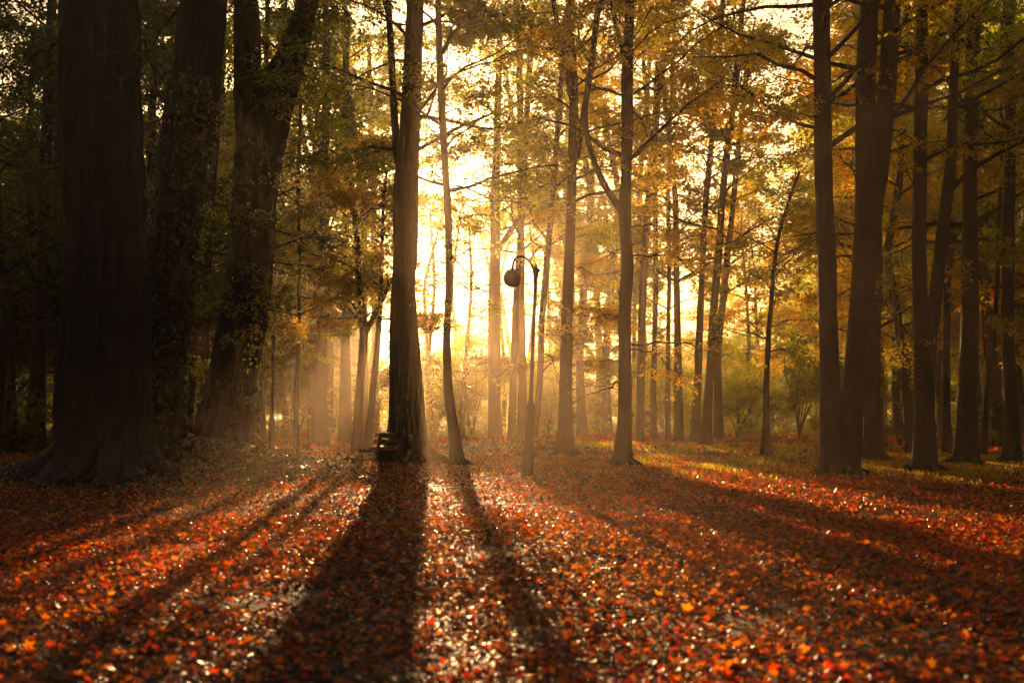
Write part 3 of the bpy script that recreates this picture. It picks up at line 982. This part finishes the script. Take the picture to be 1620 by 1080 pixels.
    dict(D=38, path=[(93, 712, 16), (92, 600, 14), (95, 450, 13), (92, 200, 12), (96, 0, 11)], flare=0.3, top=20,
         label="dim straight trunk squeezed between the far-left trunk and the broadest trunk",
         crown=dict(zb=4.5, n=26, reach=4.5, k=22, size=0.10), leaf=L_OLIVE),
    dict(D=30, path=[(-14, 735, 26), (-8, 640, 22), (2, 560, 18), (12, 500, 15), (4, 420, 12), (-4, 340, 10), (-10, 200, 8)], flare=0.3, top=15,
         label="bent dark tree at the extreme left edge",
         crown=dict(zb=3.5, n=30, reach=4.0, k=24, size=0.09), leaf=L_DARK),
    dict(D=42, path=[(228, 712, 15), (230, 600, 12), (236, 300, 12), (246, 0, 11)], flare=0.3, top=21,
         label="distant trunk glimpsed between the broadest trunk and the ivy-clad one",
         crown=dict(zb=5, n=26, reach=4.5, k=20, size=0.11), leaf=L_OLIVE),
    dict(D=40, path=[(322, 712, 14), (322, 600, 11), (334, 300, 12), (350, 100, 13), (354, 0, 12)], flare=0.3, top=21, bark=BARK2,
         label="distant pale trunk glimpsed between the ivy-clad trunk and the thick forked one",
         crown=dict(zb=6, n=26, reach=4.5, k=20, size=0.11), leaf=L_OLIVE),
]

for i, s in enumerate(TREES):
    make_tree(s, i)

# ------------------------------------------------------------------ background woodland trees (copies)
TANX = SUN[0] / SUN[1]


def make_proto(seed, leaf, zb, H, reach, n, r0, size):
    rs = np.random.default_rng(seed)
    K = 12
    P = np.zeros((K, 3))
    P[:, 2] = np.linspace(-0.3, H, K)
    P[1:, :2] += np.cumsum(rs.normal(0, 0.16, (K - 1, 2)), axis=0)
    R = r0 * np.linspace(1, 0.12, K)
    P, R = resample(P, R, 0.8)
    root = empty('woodland_tree', (0, 0, 0))
    V, f, c = rings(P, R, S=8, flare=0.3, ridges=0.02, seed=seed)
    add_mesh('trunk', V, f, c, BARK2, root, smooth=True)
    g = Geo()
    (LP, LR), (Q, QR), spr = grow(P, R, zb, H, n, reach, rs, m_sub=9, q=5, k=20, size=size, up=0.3)
    V, f, c = tubes(LP, LR, 4); g.add(V, f, c)
    V, f, c = tubes(Q, QR, 3); g.add(V, f, c)
    g.make('branchwork', BARK2, root)
    put_leaves('crown', [spr], leaf, root, rs, keep=False)
    return root


PROTO = [make_proto(11, L_OLIVE, 5.0, 20, 5.0, 44, 0.28, 0.15), make_proto(12, L_AMBER, 3.5, 17, 4.6, 42, 0.22, 0.15),
         make_proto(13, L_AMBER, 6.0, 22, 5.2, 46, 0.30, 0.16), make_proto(14, L_DARK, 2.5, 18, 5.0, 46, 0.25, 0.15),
         make_proto(15, L_ORANGE, 4.0, 16, 4.2, 40, 0.20, 0.15)]
USED = set()


def copy_tree(o, first):
    if first:
        return o
    c = o.copy()
    scn.collection.objects.link(c)
    for ch in o.children:
        d = ch.copy()
        scn.collection.objects.link(d)
        d.parent = c
    return c


def side_words(px):
    if px < 240:
        return "far at the left, behind the broadest dark trunk"
    if px < 600:
        return "far behind the thick forked trunk and the bench"
    if px < 1000:
        return "far off over the pond, in the brightest gap"
    if px < 1290:
        return "far off in golden mist right of the crooked trunk"
    return "far behind the row of dark trunks at the right"


bg_trees = []
rb = random.Random(5)
tries = 0
while len(bg_trees) < 165 and tries < 9000:
    tries += 1
    if len(bg_trees) < 125:
        D = 46 + 84 * rb.random() ** 0.9
        px = rb.uniform(-260, 1880)
    else:                       # thicker wood on the two flanks
        D = rb.uniform(38, 75)
        px = rb.choice([rb.uniform(-300, 560), rb.uniform(1330, 1900)])
    X = (px - 810) / F * D
    if 640 < px < 1300 and rb.random() < 0.8:
        continue
    lane = X - TANX * D              # where its shadow strip crosses the camera line
    if -9.0 < lane < 16.5:
        continue
    if any((X - a) ** 2 + (D - b) ** 2 < 3.6 ** 2 for a, b, _ in bg_trees):
        continue
    bg_trees.append((X, D, px))
for (X, D, px) in bg_trees:
    if px < 300:
        ch = rb.choice([0, 3, 3])
    elif px < 640:
        ch = rb.choice([0, 0, 3, 1])
    elif px < 1290:
        ch = rb.choice([1, 1, 2, 4, 4])
    else:
        ch = rb.choice([0, 1, 2, 4])
    o = copy_tree(PROTO[ch], ch not in USED)
    USED.add(ch)
    o.location = (X, D, float(gh(X, D)))
    o.rotation_euler = (0, 0, rb.uniform(0, 6.28))
    s = rb.uniform(0.85, 1.2)
    o.scale = (s, s, s)
    kind = ["olive leafy tree", "amber leafy tree", "tall amber tree", "dark leafy tree", "small orange tree"][ch]
    tag(o, kind + " " + side_words(px), 'tree', 'woodland trees standing ' + side_words(px))
for k_, p_ in enumerate(PROTO):
    if k_ not in USED:
        for ch in list(p_.children):
            bpy.data.objects.remove(ch)
        bpy.data.objects.remove(p_)


# tall trees whose crowns close over the low light, and low golden trees beyond the pond
for i in range(22):
    if i in (16, 21, 5, 18):
        continue
    r2 = random.Random(300 + i)
    D = 46 + 2.6 * i + r2.uniform(-1, 1)
    lane = [-7, 12, -3, 15, -5, -9, 10, -2.5, -8, 14, 17, -4, 12, -6, 9, -9, 4, 16, -3, 13, -7, 1][i] + r2.uniform(-1, 1)
    X = TANX * D + lane
    px = X / D * F + 810
    make_tree(dict(D=D, path=[(px, 700, 16), (px + r2.uniform(-6, 6), 560, 12), (px + r2.uniform(-25, 25), 300, 9), (px + r2.uniform(-55, 55), 60, 7)], flare=0.2, top=23, bark=BARK2,
                   label="pale slim trunk fading into bright mist", group="slim trunks fading into the bright mist",
                   crown=dict(zb=max(7.5, 0.15 * (D - 6)), n=26, reach=5.5, size=0.16, k=14), leaf=[L_AMBER, L_ORANGE, L_AMBER, L_OLIVE][i % 4]), 100 + i)
for i in range(16):
    r2 = random.Random(700 + i)
    D = 56 + 2.9 * i + r2.uniform(-1, 1)
    lane = [3, 9, -2, 14, 6, 12, 0, 8, 16, 4, 11, -4, 7, 14, 2, 10][i] + r2.uniform(-1, 1)
    X = TANX * D + lane
    px = X / D * F + 810
    make_tree(dict(D=D, path=[(px, 700, 9), (px + r2.uniform(-8, 8), 600, 7), (px + r2.uniform(-25, 25), 450, 5), (px + r2.uniform(-40, 40), 330, 3)], flare=0.2, top=15, stub=True, bark=BARK2,
                   label="slim golden sapling at the far side of the clearing", group="golden saplings at the far side of the clearing",
                   crown=dict(zb=2.2, n=58, reach=4.0, size=0.16, k=16, up=0.12), leaf=[L_AMBER, L_AMBER, L_OLIVE][i % 3]), 200 + i)
lowp = [make_proto(21, L_AMBER, 1.2, 9.0, 3.6, 40, 0.14, 0.17), make_proto(22, L_OLIVE, 1.0, 8.0, 3.8, 40, 0.14, 0.17)]
used2 = set()
lows = []
r2 = random.Random(44)
while len(lows) < 46:
    D = r2.uniform(88, 150)
    px = r2.uniform(-100, 1700)
    X = (px - 810) / F * D
    if 0.8 > ((X + 4) / 36) ** 2 + ((D - 160) / 55) ** 2 or any((X - a) ** 2 + (D - b) ** 2 < 9 for a, b in lows):
        continue
    lows.append((X, D))
    ch = r2.choice([0, 0, 1])
    o = copy_tree(lowp[ch], ch not in used2)
    used2.add(ch)
    o.location = (X, D, 0)
    o.rotation_euler = (0, 0, r2.uniform(0, 6.28))
    s = r2.uniform(0.7, 1.15)
    o.scale = (s * 1.2, s * 1.2, s)
    tag(o, ["low golden tree", "low olive tree"][ch] + " " + side_words(px), 'tree', 'low trees in the mist ' + side_words(px))


def build_far_woodland():
    rs = np.random.default_rng(31)
    n = 90000
    a = rs.uniform(-0.75, 0.75, n)
    rr = rs.uniform(222, 262, n)
    X = rr * np.sin(a)
    Y = rr * np.cos(a)
    top = 15 + 4 * np.sin(a * 23) + 3 * np.sin(a * 57 + 1) + 2 * np.sin(a * 131)
    top = top * np.where(np.abs(a + 0.02) < 0.13, 0.62, 1.0)
    Z = top * rs.random(n) ** 0.8
    P = np.stack([X, Y, Z], -1)
    T = rs.normal(0, 1, (n, 3))
    N = rs.normal(0, 1, (n, 3))
    L = rs.uniform(0.5, 1.0, n)
    V, f, c, nf = leaf_geo(P, T, N, L, L * 0.8)
    o = add_mesh('distant_woodland', V, f, c, L_OLIVE, rnd=rs.random(n))
    tag(o, 'far wall of woodland beyond the pond, one hazy mass', 'woodland', kind='stuff')


build_far_woodland()


def build_shade_canopy():
    # unseen leaf mass of the same wood, added behind and overhead to block skylight
    rs = np.random.default_rng(32)
    n = 150000
    X = rs.uniform(-60, 60, n)
    Y = rs.uniform(-62, 34, n)
    Z = rs.uniform(3, 21, n)
    r = np.hypot(X, Y - 6)
    k = ((Y < -10) & (r > 14)) | ((np.abs(X) > 9 + 0.62 * np.maximum(Y, 0) + 4)) | (Z > 14 + 0.35 * np.maximum(Y, 0))
    P = np.stack([X, Y, Z], -1)[k]
    P = P[clumps(P * 0.4, 0.40)]
    P = P[~lit_ground(P)]
    n = len(P)
    V, f, c, nf = leaf_geo(P, rs.normal(0, 1, (n, 3)), rs.normal(0, 0.6, (n, 3)) + np.array([0, 0, 1]), rs.uniform(0.5, 1.0, n), rs.uniform(0.35, 0.7, n))
    o = add_mesh('shade_canopy', V, f, c, L_DARK, rnd=rs.random(n))
    tag(o, 'dark leaf canopy over the wood, unseen, added to block skylight', 'foliage', kind='stuff')


build_shade_canopy()

# ------------------------------------------------------------------ shrubs
def make_shrub(px, D, wpx, hpx, leaf, label, n=60, k=26, size=0.085, keep=True, seed=0, zoff=0.0):
    rs = np.random.default_rng(500 + seed)
    X = (px - 810) / F * D
    base = np.array([X, D, float(gh(X, D))])
    W = wpx / F * D / 2
    H = hpx / F * D
    root = empty('shrub', base)
    tag(root, label, 'shrub')
    ns = 9
    K = 6
    P = np.zeros((ns, K, 3))
    a = rs.uniform(0, 6.28, ns)
    rr = rs.uniform(0.2, 0.95, ns) * W
    t = np.linspace(0, 1, K)
    for i in range(ns):
        e = np.array([np.cos(a[i]) * rr[i], np.sin(a[i]) * rr[i], H * rs.uniform(0.65, 1.0) * (1 - 0.35 * (rr[i] / W) ** 2)])
        P[i] = base + np.stack([e[0] * t ** 1.3, e[1] * t ** 1.3, e[2] * t], -1) + rs.normal(0, 0.16, (K, 3)) * t[:, None]
    R = np.full((ns, 1), 0.02 * max(0.6, H / 3)) * np.linspace(1, 0.2, K)[None]
    V, f, c = tubes(P, R, 5)
    add_mesh('stem', V, f, c, BARK2, root, origin=base)
    M = n
    si = rs.integers(0, ns, M)
    tt = rs.uniform(0.08, 1, M)
    jj = np.minimum((tt * (K - 1)).astype(int), K - 2)
    C0 = P[si, jj] + (P[si, jj + 1] - P[si, jj]) * (tt * (K - 1) - jj)[:, None]
    hv = rs.random(M) < 0.6
    az_ = rs.uniform(0, 6.283, M)
    hh = rs.random(M) ** 1.2
    rd = W * np.sqrt(rs.random(M)) * np.sqrt(np.clip(1.02 - hh ** 2, 0, 1)) * (0.8 + 0.3 * np.sin(az_ * 3 + seed) + 0.15 * np.sin(az_ * 7))
    C0[hv] = (base + np.stack([np.cos(az_) * rd, np.sin(az_) * rd, 0.1 + hh * H * (0.85 + 0.2 * np.sin(az_ * 2 + seed * 2))], -1))[hv]
    d = rs.normal(0, 1, (M, 3)) * np.array([1, 1, 0.35]) + np.array([0, 0, 0.25])
    put_leaves('foliage', [(C0, d, rs.uniform(0.3, 0.8, M) * max(0.7, W * 0.55), k, size)], leaf, root, rs, keep=(D < 45), origin=base)
    return root


SHRUBS = [
    (748, 58, 230, 190, L_AMBER, "broad golden shrub glowing between the wavy trunk and the lamp post", 1500, 26, 0.12),
    (690, 64, 150, 165, L_AMBER, "smaller amber shrub directly right of the stout trunk in the mist", 900, 24, 0.12),
    (868, 66, 190, 150, L_AMBER, "pale amber shrub behind the curving thin trunk", 900, 22, 0.14),
    (943, 72, 190, 160, L_AMBER, "golden shrub standing between the three-forked tree and the crooked trunk", 900, 22, 0.14),
    (1165, 55, 170, 165, L_AMBER, "wide yellow shrub in the mist right of the leaning pair", 1100, 26, 0.12),
    (1262, 50, 140, 210, L_OLIVE, "tall olive shrub filling the gap left of the big twin trunk", 1100, 26, 0.12),
    (1050, 66, 160, 130, L_AMBER, "low amber shrub between the crooked trunk and the leaning pair", 900, 24, 0.13),
    (1215, 80, 150, 140, L_AMBER, "pale golden shrub far behind the bowed sapling", 800, 24, 0.15),
    (470, 52, 150, 160, L_OLIVE, "green shrub behind the slim dark pole", 520, 26, 0.12),
    (590, 60, 110, 130, L_OLIVE, "dim green shrub far behind the bench", 380, 26, 0.13),
    (530, 66, 120, 150, L_AMBER, "misty amber shrub far behind the hazy straight trunk", 380, 26, 0.13),
    (310, 30, 90, 150, L_OLIVE, "olive bush standing between the ivy-clad trunk and the thick forked one", 420, 26, 0.085),
    (1420, 42, 130, 150, L_OLIVE, "dim bush seen through the gap right of the twin trunk", 420, 26, 0.10),
    (1570, 40, 150, 180, L_DARK, "dark bush behind the trunks near the right edge", 480, 26, 0.10),
    (25, 29, 150, 100, L_DARK, "low dark bush at the extreme left beside the broadest trunk", 380, 26, 0.08),
]
for i, s in enumerate(SHRUBS):
    make_shrub(*s[:6], n=s[6], k=s[7], size=s[8], seed=i)
for i, (px, D) in enumerate([(850, 92), (905, 84), (985, 78), (1030, 96), (1085, 74), (1130, 90), (1185, 70), (1240, 84), (1290, 66), (1345, 74), (1400, 60), (560, 78), (500, 70), (440, 62), (620, 90), (1480, 58), (720, 96), (780, 88)]):
    b_ = make_shrub(px, D, 110 + 60 * random.random(), 70 + 75 * random.random(), [L_AMBER, L_OLIVE, L_AMBER][i % 3],
                    "leafy undergrowth bush " + ("left of the sun" if px < 640 else "over the pond bank" if px < 900 else "in the golden mist at right"), n=420, k=22, size=0.17, seed=40 + i)
    b_['group'] = "undergrowth bushes " + ("left of the sun" if px < 640 else "over the pond bank" if px < 900 else "in the golden mist at right")


# ------------------------------------------------------------------ fallen leaves (nobody could count them)
def scatter(n, y0, y1, dens_pow, size, shape, rs, tilt, half=0.56, thin_path=0.12):
    u = rs.random(n)
    y = (y0 ** dens_pow + u * (y1 ** dens_pow - y0 ** dens_pow)) ** (1 / dens_pow)
    x = rs.uniform(-1, 1, n) * (half * y + 1.2)
    # drifts and bare patches
    f = 0.5 + 0.3 * np.sin(x * 1.9 + np.sin(y * 1.1) * 1.5) + 0.3 * np.sin(y * 2.3 + x * 0.7 + 1.2) + 0.2 * np.sin(x * 5.1 - y * 3.3)
    k = rs.random(n) < np.clip(0.45 + 0.8 * f, 0.2, 1)
    c = -0.5 - 0.03 * y
    hw = 1.7 + 0.02 * y
    on = np.abs(x - c) < hw
    k &= ~(on & (rs.random(n) < thin_path))
    x, y = x[k], y[k]
    n = len(x)
    z = gh(x, y) + 0.008 + rs.random(n) * 0.03
    P = np.stack([x, y, z], -1)
    a = rs.uniform(0, 2 * np.pi, n)
    tl = np.where(rs.random(n) < 0.5, 0.13, tilt)
    T = np.stack([np.cos(a), np.sin(a), rs.normal(0, 1, n) * tl], -1)
    N = np.stack([rs.normal(0, 1, n) * tl, rs.normal(0, 1, n) * tl, np.ones(n)], -1)
    L = size * np.clip(np.exp(rs.normal(-0.05, 0.38, n)), 0.35, 1.7)
    P[:, 2] += L * 0.25 * rs.random(n)
    V, f_, c_, nf = leaf_geo(P, T, N, L, L * (0.95 if shape is MAPLE else 0.7), shape)
    cl = 0.40 + 0.20 * np.sin(x * 0.6 + 1) * np.sin(y * 0.5) + 0.10 * np.clip((x + 2) / 6, -1, 1) + 0.12 * np.clip((y - 9) / 5, 0, 1)  # orange tones rise to the right and farther out, painting in the sunlit band
    r = np.clip(cl * 0.5 + rs.random(n) ** 1.0 * 0.62, 0, 1)
    return V, f_, c_, np.repeat(r, nf)


def litter(name, sets):
    V, f, c, r = [], [], [], []
    off = 0
    for s in sets:
        a, b, cc, d = s
        V.append(a); f.append(b + off); c.append(cc); r.append(d)
        off += len(a)
    o = add_mesh(name, np.concatenate(V), np.concatenate(f), np.concatenate(c), LITTER, rnd=np.concatenate(r))
    return o


rs_l = np.random.default_rng(77)
o = litter("fallen_leaves", [
    scatter(150000, 3.0, 13.0, 2.0, 0.038, MAPLE, rs_l, 0.6),
    scatter(1500, 3.0, 16.0, 2.0, 0.050, MAPLE, rs_l, 0.7),
    scatter(220000, 12.5, 30, 2.0, 0.050, DIAMOND, rs_l, 0.75),
    scatter(80000, 29, 75, 1.8, 0.12, DIAMOND, rs_l, 0.75)])
tag(o, 'red and brown fallen leaves covering the forest floor', 'leaves', kind='stuff')


def build_twigs():
    rs = np.random.default_rng(91)
    n = 900
    y = 3.5 + 22 * rs.random(n) ** 0.7
    x = rs.uniform(-0.58, 0.58, n) * y
    a = rs.uniform(0, 6.283, n)
    L = rs.uniform(0.12, 0.55, n)
    t_ = np.linspace(0, 1, 5)
    P = np.zeros((n, 5, 3))
    aa = a[:, None] + np.cumsum(rs.normal(0, 0.22, (n, 5)), axis=1)
    P[:, :, 0] = x[:, None] + np.cumsum(np.cos(aa), 1) * (L / 5)[:, None]
    P[:, :, 1] = y[:, None] + np.cumsum(np.sin(aa), 1) * (L / 5)[:, None]
    P[:, :, 2] = gh(P[:, :, 0], P[:, :, 1]) + 0.035 + rs.random((n, 1)) * 0.03 + rs.normal(0, 0.006, (n, 5))
    V, f, c = tubes(P, (0.0025 + 0.007 * L)[:, None] * (1 - 0.6 * t_)[None], 5)
    o = add_mesh('twigs', V, f, c, BARK2)
    tag(o, 'small fallen twigs lying among the leaves', 'twigs', kind='stuff')


build_twigs()


def build_grass():
    rs = np.random.default_rng(9)
    n = 150000
    # the grassy strip on the right and round the trees
    y = rs.uniform(20, 46, n)
    x = rs.uniform(-7, 16, n)
    edge = 0.5 * np.sin(x * 1.2) + 0.4 * np.sin(x * 2.9) + rs.normal(0, 1.2, n)
    k = (y > 24.5 - 0.33 * np.clip(x, 0, 14) + edge) & (rs.random(n) < 0.4 + 0.6 * (np.sin(x * 1.7) * np.sin(y * 1.3) > -0.2))
    k &= rs.random(n) < np.clip(0.05 + 0.13 * (x - 1.5) - 0.10 * np.maximum(x - 8, 0) + 0.35 * np.sin(x * 0.8 + y * 1.9) + 0.3 * np.sin(x * 2.1 - y * 0.9), 0.03, 0.8)
    x, y = x[k], y[k]
    n = len(x)
    P = np.stack([x, y, gh(x, y) - 0.01], -1)
    T = np.stack([rs.normal(0, 0.45, n), rs.normal(0, 0.45, n), np.ones(n)], -1)
    a = rs.uniform(0, 6.28, n)
    N = np.stack([np.cos(a), np.sin(a), np.zeros(n)], -1)
    L = rs.uniform(0.05, 0.15, n)
    V, f, c, nf = leaf_geo(P, T, N, L, L * 0.25)
    o = add_mesh("grass", V, f, c, GRASS, rnd=rs.random(n))
    tag(o, 'short grass catching light between the trunks', 'grass', kind='stuff')


build_grass()


def build_ivy_mound():
    rs = np.random.default_rng(19)
    n = 16000
    x = rs.normal(-7.4, 1.7, n)
    y = rs.normal(22.0, 1.9, n)
    P = np.stack([x, y, gh(x, y) + rs.random(n) * 0.16 + 0.02], -1)
    a = rs.uniform(0, 6.28, n)
    T = np.stack([np.cos(a), np.sin(a), rs.normal(0, 0.4, n)], -1)
    N = np.stack([rs.normal(0, 0.4, n), rs.normal(0, 0.4, n), np.ones(n)], -1)
    L = rs.uniform(0.05, 0.11, n)
    V, f, c, nf = leaf_geo(P, T, N, L, L * 0.8)
    o = add_mesh("ground_ivy", V, f, c, IVY, rnd=rs.random(n))
    tag(o, 'ground ivy covering the low bank between the left trunks', 'ivy', kind='stuff')


build_ivy_mound()


# ------------------------------------------------------------------ street lamp
def lathe(profile, S=20, cap=True):
    pr = np.array(profile, dtype=float)
    K = len(pr)
    th = np.arange(S) / S * 2 * np.pi
    V = np.stack([pr[:, 0:1] * np.cos(th), pr[:, 0:1] * np.sin(th), np.repeat(pr[:, 1:2], S, 1)], -1).reshape(-1, 3)
    k = (np.arange(K - 1) * S)[:, None]
    s = np.arange(S)[None]
    s2 = ((np.arange(S) + 1) % S)[None]
    q = np.stack([k + s, k + s2, k + S + s2, k + S + s], -1)
    return V, q.ravel(), np.full((K - 1) * S, 4)


def simple(name, col, rough=0.5, metal=0.0):
    m, t, p, out = mat(name)
    tc = node(t, 'ShaderNodeTexCoord')
    n = node(t, 'ShaderNodeTexNoise')
    n.inputs['Scale'].default_value = 14
    n.inputs['Detail'].default_value = 5
    t.links.new(tc.outputs['Object'], n.inputs['Vector'])
    r = ramp(t, [(0.3, tuple(c * 0.7 for c in col)), (0.7, tuple(c * 1.15 for c in col))], n.outputs['Fac'])
    t.links.new(r.outputs[0], p.inputs['Base Color'])
    p.inputs['Roughness'].default_value = rough
    p.inputs['Metallic'].default_value = metal
    return m


IRON = simple("painted_iron", (0.03, 0.032, 0.03), 0.45, 0.2)
WOOD = simple("weathered_wood", (0.05, 0.036, 0.026), 0.6)
GLOBE = simple("frosted_globe", (0.30, 0.15, 0.14), 0.45)
GLOBE.node_tree.nodes['Noise Texture'].inputs['Scale'].default_value = 1.5


def build_lamp():
    D = 21.3
    b = at(835, 755, D)
    b[2] = float(gh(b[0], b[1]))
    tp = at(848, 425, D)
    root = empty('street_lamp', b)
    tag(root, 'park lamp with one round globe on a curved arm, standing at the grass edge', 'street lamp')
    H = tp[2] - b[2]
    lean = (tp[0] - b[0]) / H

    def sk(V):
        V = V.copy()
        V[:, 0] += V[:, 2] * lean
        return V
    g = Geo()
    V, f, c = lathe([(0.15, -0.1), (0.15, 0.04), (0.125, 0.08), (0.12, 0.45), (0.105, 0.5), (0.10, 0.85), (0.108, 0.88), (0.108, 0.93), (0.095, 0.96), (0.085, 1.42), (0.095, 1.45), (0.09, 1.52), (0.055, 1.62), (0.05, 1.66)])
    g.add(sk(V), f, c)
    g.make('base', IRON, root, smooth=True)
    V, f, c = lathe([(0.046, 1.6), (0.042, 2.3), (0.055, 2.32), (0.055, 2.42), (0.042, 2.44), (0.036, H - 0.35), (0.045, H - 0.3), (0.06, H - 0.12), (0.085, H - 0.02), (0.06, H), (0.02, H + 0.05), (0.012, H + 0.14), (0.001, H + 0.2)], 14)
    add_mesh('pole', sk(V), f, c, IRON, root, smooth=True)
    # the arm: a swan neck rising left and dropping to the globe
    arm = np.array([at(*q, D) for q in [(846, 432), (842, 420), (836, 411), (829, 406), (821, 405), (815, 409), (812, 416), (811, 423)]]) - b
    arm, _ = resample(arm, np.ones(len(arm)), 0.03)
    V, f, c = tubes(arm[None], np.full((1, len(arm)), 0.027), 8)
    add_mesh('arm', V, f, c, IRON, root, smooth=True)
    gc = at(811, 440, D) - b
    V, f, c = lathe([(0.012, 0.235), (0.03, 0.23), (0.035, 0.195), (0.06, 0.185), (0.13, 0.172), (0.135, 0.16), (0.11, 0.158)], 20)
    add_mesh('cap', V + gc, f, c, IRON, root, smooth=True)
    R = 0.203
    pr = [(R * math.sin(t), R * math.cos(t)) for t in np.linspace(0.5, math.pi - 0.02, 22)]
    V, f, c = lathe(pr, 32)
    add_mesh('globe', V + gc, f, c, GLOBE, root, smooth=True)


build_lamp()


def box(cx, cy_, cz, sx, sy, sz, bev=0.006):
    """bevelled box as verts/faces through bmesh"""
    import bmesh
    bm = bmesh.new()
    bmesh.ops.create_cube(bm, size=1)
    for v in bm.verts:
        v.co = (v.co.x * sx, v.co.y * sy, v.co.z * sz)
    bmesh.ops.bevel(bm, geom=bm.edges[:], offset=bev, segments=2, affect='EDGES')
    V = np.array([tuple(v.co) for v in bm.verts]) + np.array([cx, cy_, cz])
    f = []
    c = []
    for fc in bm.faces:
        f += [v.index for v in fc.verts]
        c.append(len(fc.verts))
    bm.free()
    return V, np.array(f), np.array(c)


def build_bench():
    # local: length along y, seat faces -x; the back on +x
    D = 25.6
    b = at(605, 737, D)
    b[2] = float(gh(b[0], b[1]))
    root = empty('park_bench', b)
    tag(root, 'dark wooden park bench with two backrest planks, facing left by the stout trunk', 'bench')
    root.rotation_euler = (0, 0, math.radians(-20))
    Lb = 1.5
    for k, x in enumerate((-0.36, -0.23, -0.10, 0.03)):
        V, f, c = box(x, 0, 0.44 + 0.012 * math.sin(k), 0.112, Lb, 0.07)
        add_mesh('seat_plank', V, f, c, WOOD, root)
    tilt = math.radians(14)
    for (h, x) in ((0.62, 0.185), (0.78, 0.225)):
        V, f, c = box(0, 0, 0, 0.04, Lb, 0.115)
        R_ = np.array([[math.cos(tilt), 0, math.sin(tilt)], [0, 1, 0], [-math.sin(tilt), 0, math.cos(tilt)]])
        V = V @ R_.T + np.array([x - 0.03, 0, h])
        add_mesh('backrest_plank', V, f, c, WOOD, root)
    V, f, c = box(-0.365, 0, 0.37, 0.03, Lb - 0.2, 0.09)
    add_mesh('front_rail', V, f, c, WOOD, root)
    for y in (-Lb / 2 + 0.18, Lb / 2 - 0.18):
        g = Geo()
        front = np.array([(-0.30, y, -0.05), (-0.31, y, 0.1), (-0.28, y, 0.25), (-0.33, y, 0.36), (-0.39, y, 0.385)])
        rear = np.array([(0.30, y, -0.05), (0.25, y, 0.1), (0.17, y, 0.28), (0.15, y, 0.41), (0.19, y, 0.62), (0.235, y, 0.84)])
        rail = np.array([(-0.39, y, 0.365), (-0.1, y, 0.355), (0.15, y, 0.375)])
        for pl, r in ((front, 0.045), (rear, 0.045), (rail, 0.055)):
            pl, _ = resample(pl, np.ones(len(pl)), 0.04)
            V, f, c = tubes(pl[None], np.full((1, len(pl)), r), 8)
            g.add(V, f, c)
        g.make('end_frame', IRON, root, smooth=True)


build_bench()


def build_pole():
    D = 33
    b = at(429, 716, D)
    b[2] = float(gh(b[0], b[1]))
    root = empty('utility_pole', b)
    tag(root, 'slim dark pole standing upright just right of the thick forked trunk', 'pole')
    H = at(430, 530, D)[2] - b[2]
    V, f, c = lathe([(0.12, -0.1), (0.12, 0.1), (0.10, 0.14), (0.095, 1.1), (0.08, 1.2), (0.06, 1.3), (0.055, H - 0.12)], 12)
    add_mesh('pole_shaft', V, f, c, IRON, root, smooth=True)
    V, f, c = lathe([(0.075, H - 0.14), (0.085, H - 0.1), (0.085, H - 0.04), (0.04, H), (0.001, H + 0.03)], 12)
    add_mesh('pole_cap', V, f, c, IRON, root, smooth=True)


build_pole()

# ------------------------------------------------------------------ the misty air
me = bpy.data.meshes.new('haze')
x0, x1, y0, y1, z0, z1 = -310, 310, -70, 510, -1.6, 27
me.from_pydata([(x0, y0, z0), (x1, y0, z0), (x1, y1, z0), (x0, y1, z0), (x0, y0, z1), (x1, y0, z1), (x1, y1, z1), (x0, y1, z1)], [],
               [(3, 2, 1, 0), (4, 5, 6, 7), (0, 1, 5, 4), (1, 2, 6, 5), (2, 3, 7, 6), (3, 0, 4, 7)])
hz = bpy.data.objects.new('haze', me)
scn.collection.objects.link(hz)
m = bpy.data.materials.new('morning_mist')
m.use_nodes = True
t = m.node_tree
t.nodes.remove(t.nodes['Principled BSDF'])
pv = t.nodes.new('ShaderNodeVolumePrincipled')
pv.inputs['Color'].default_value = (1.0, 0.77, 0.55, 1)
pv.inputs['Density'].default_value = HAZE_DENSITY
pv.inputs['Anisotropy'].default_value = HAZE_G
t.links.new(pv.outputs[0], t.nodes['Material Output'].inputs['Volume'])
me.materials.append(m)
tag(hz, 'golden morning mist hanging in the wood', 'mist', kind='stuff')
print('front-tree leaves', COUNT['leaves'], 'bg trees', len(bg_trees))
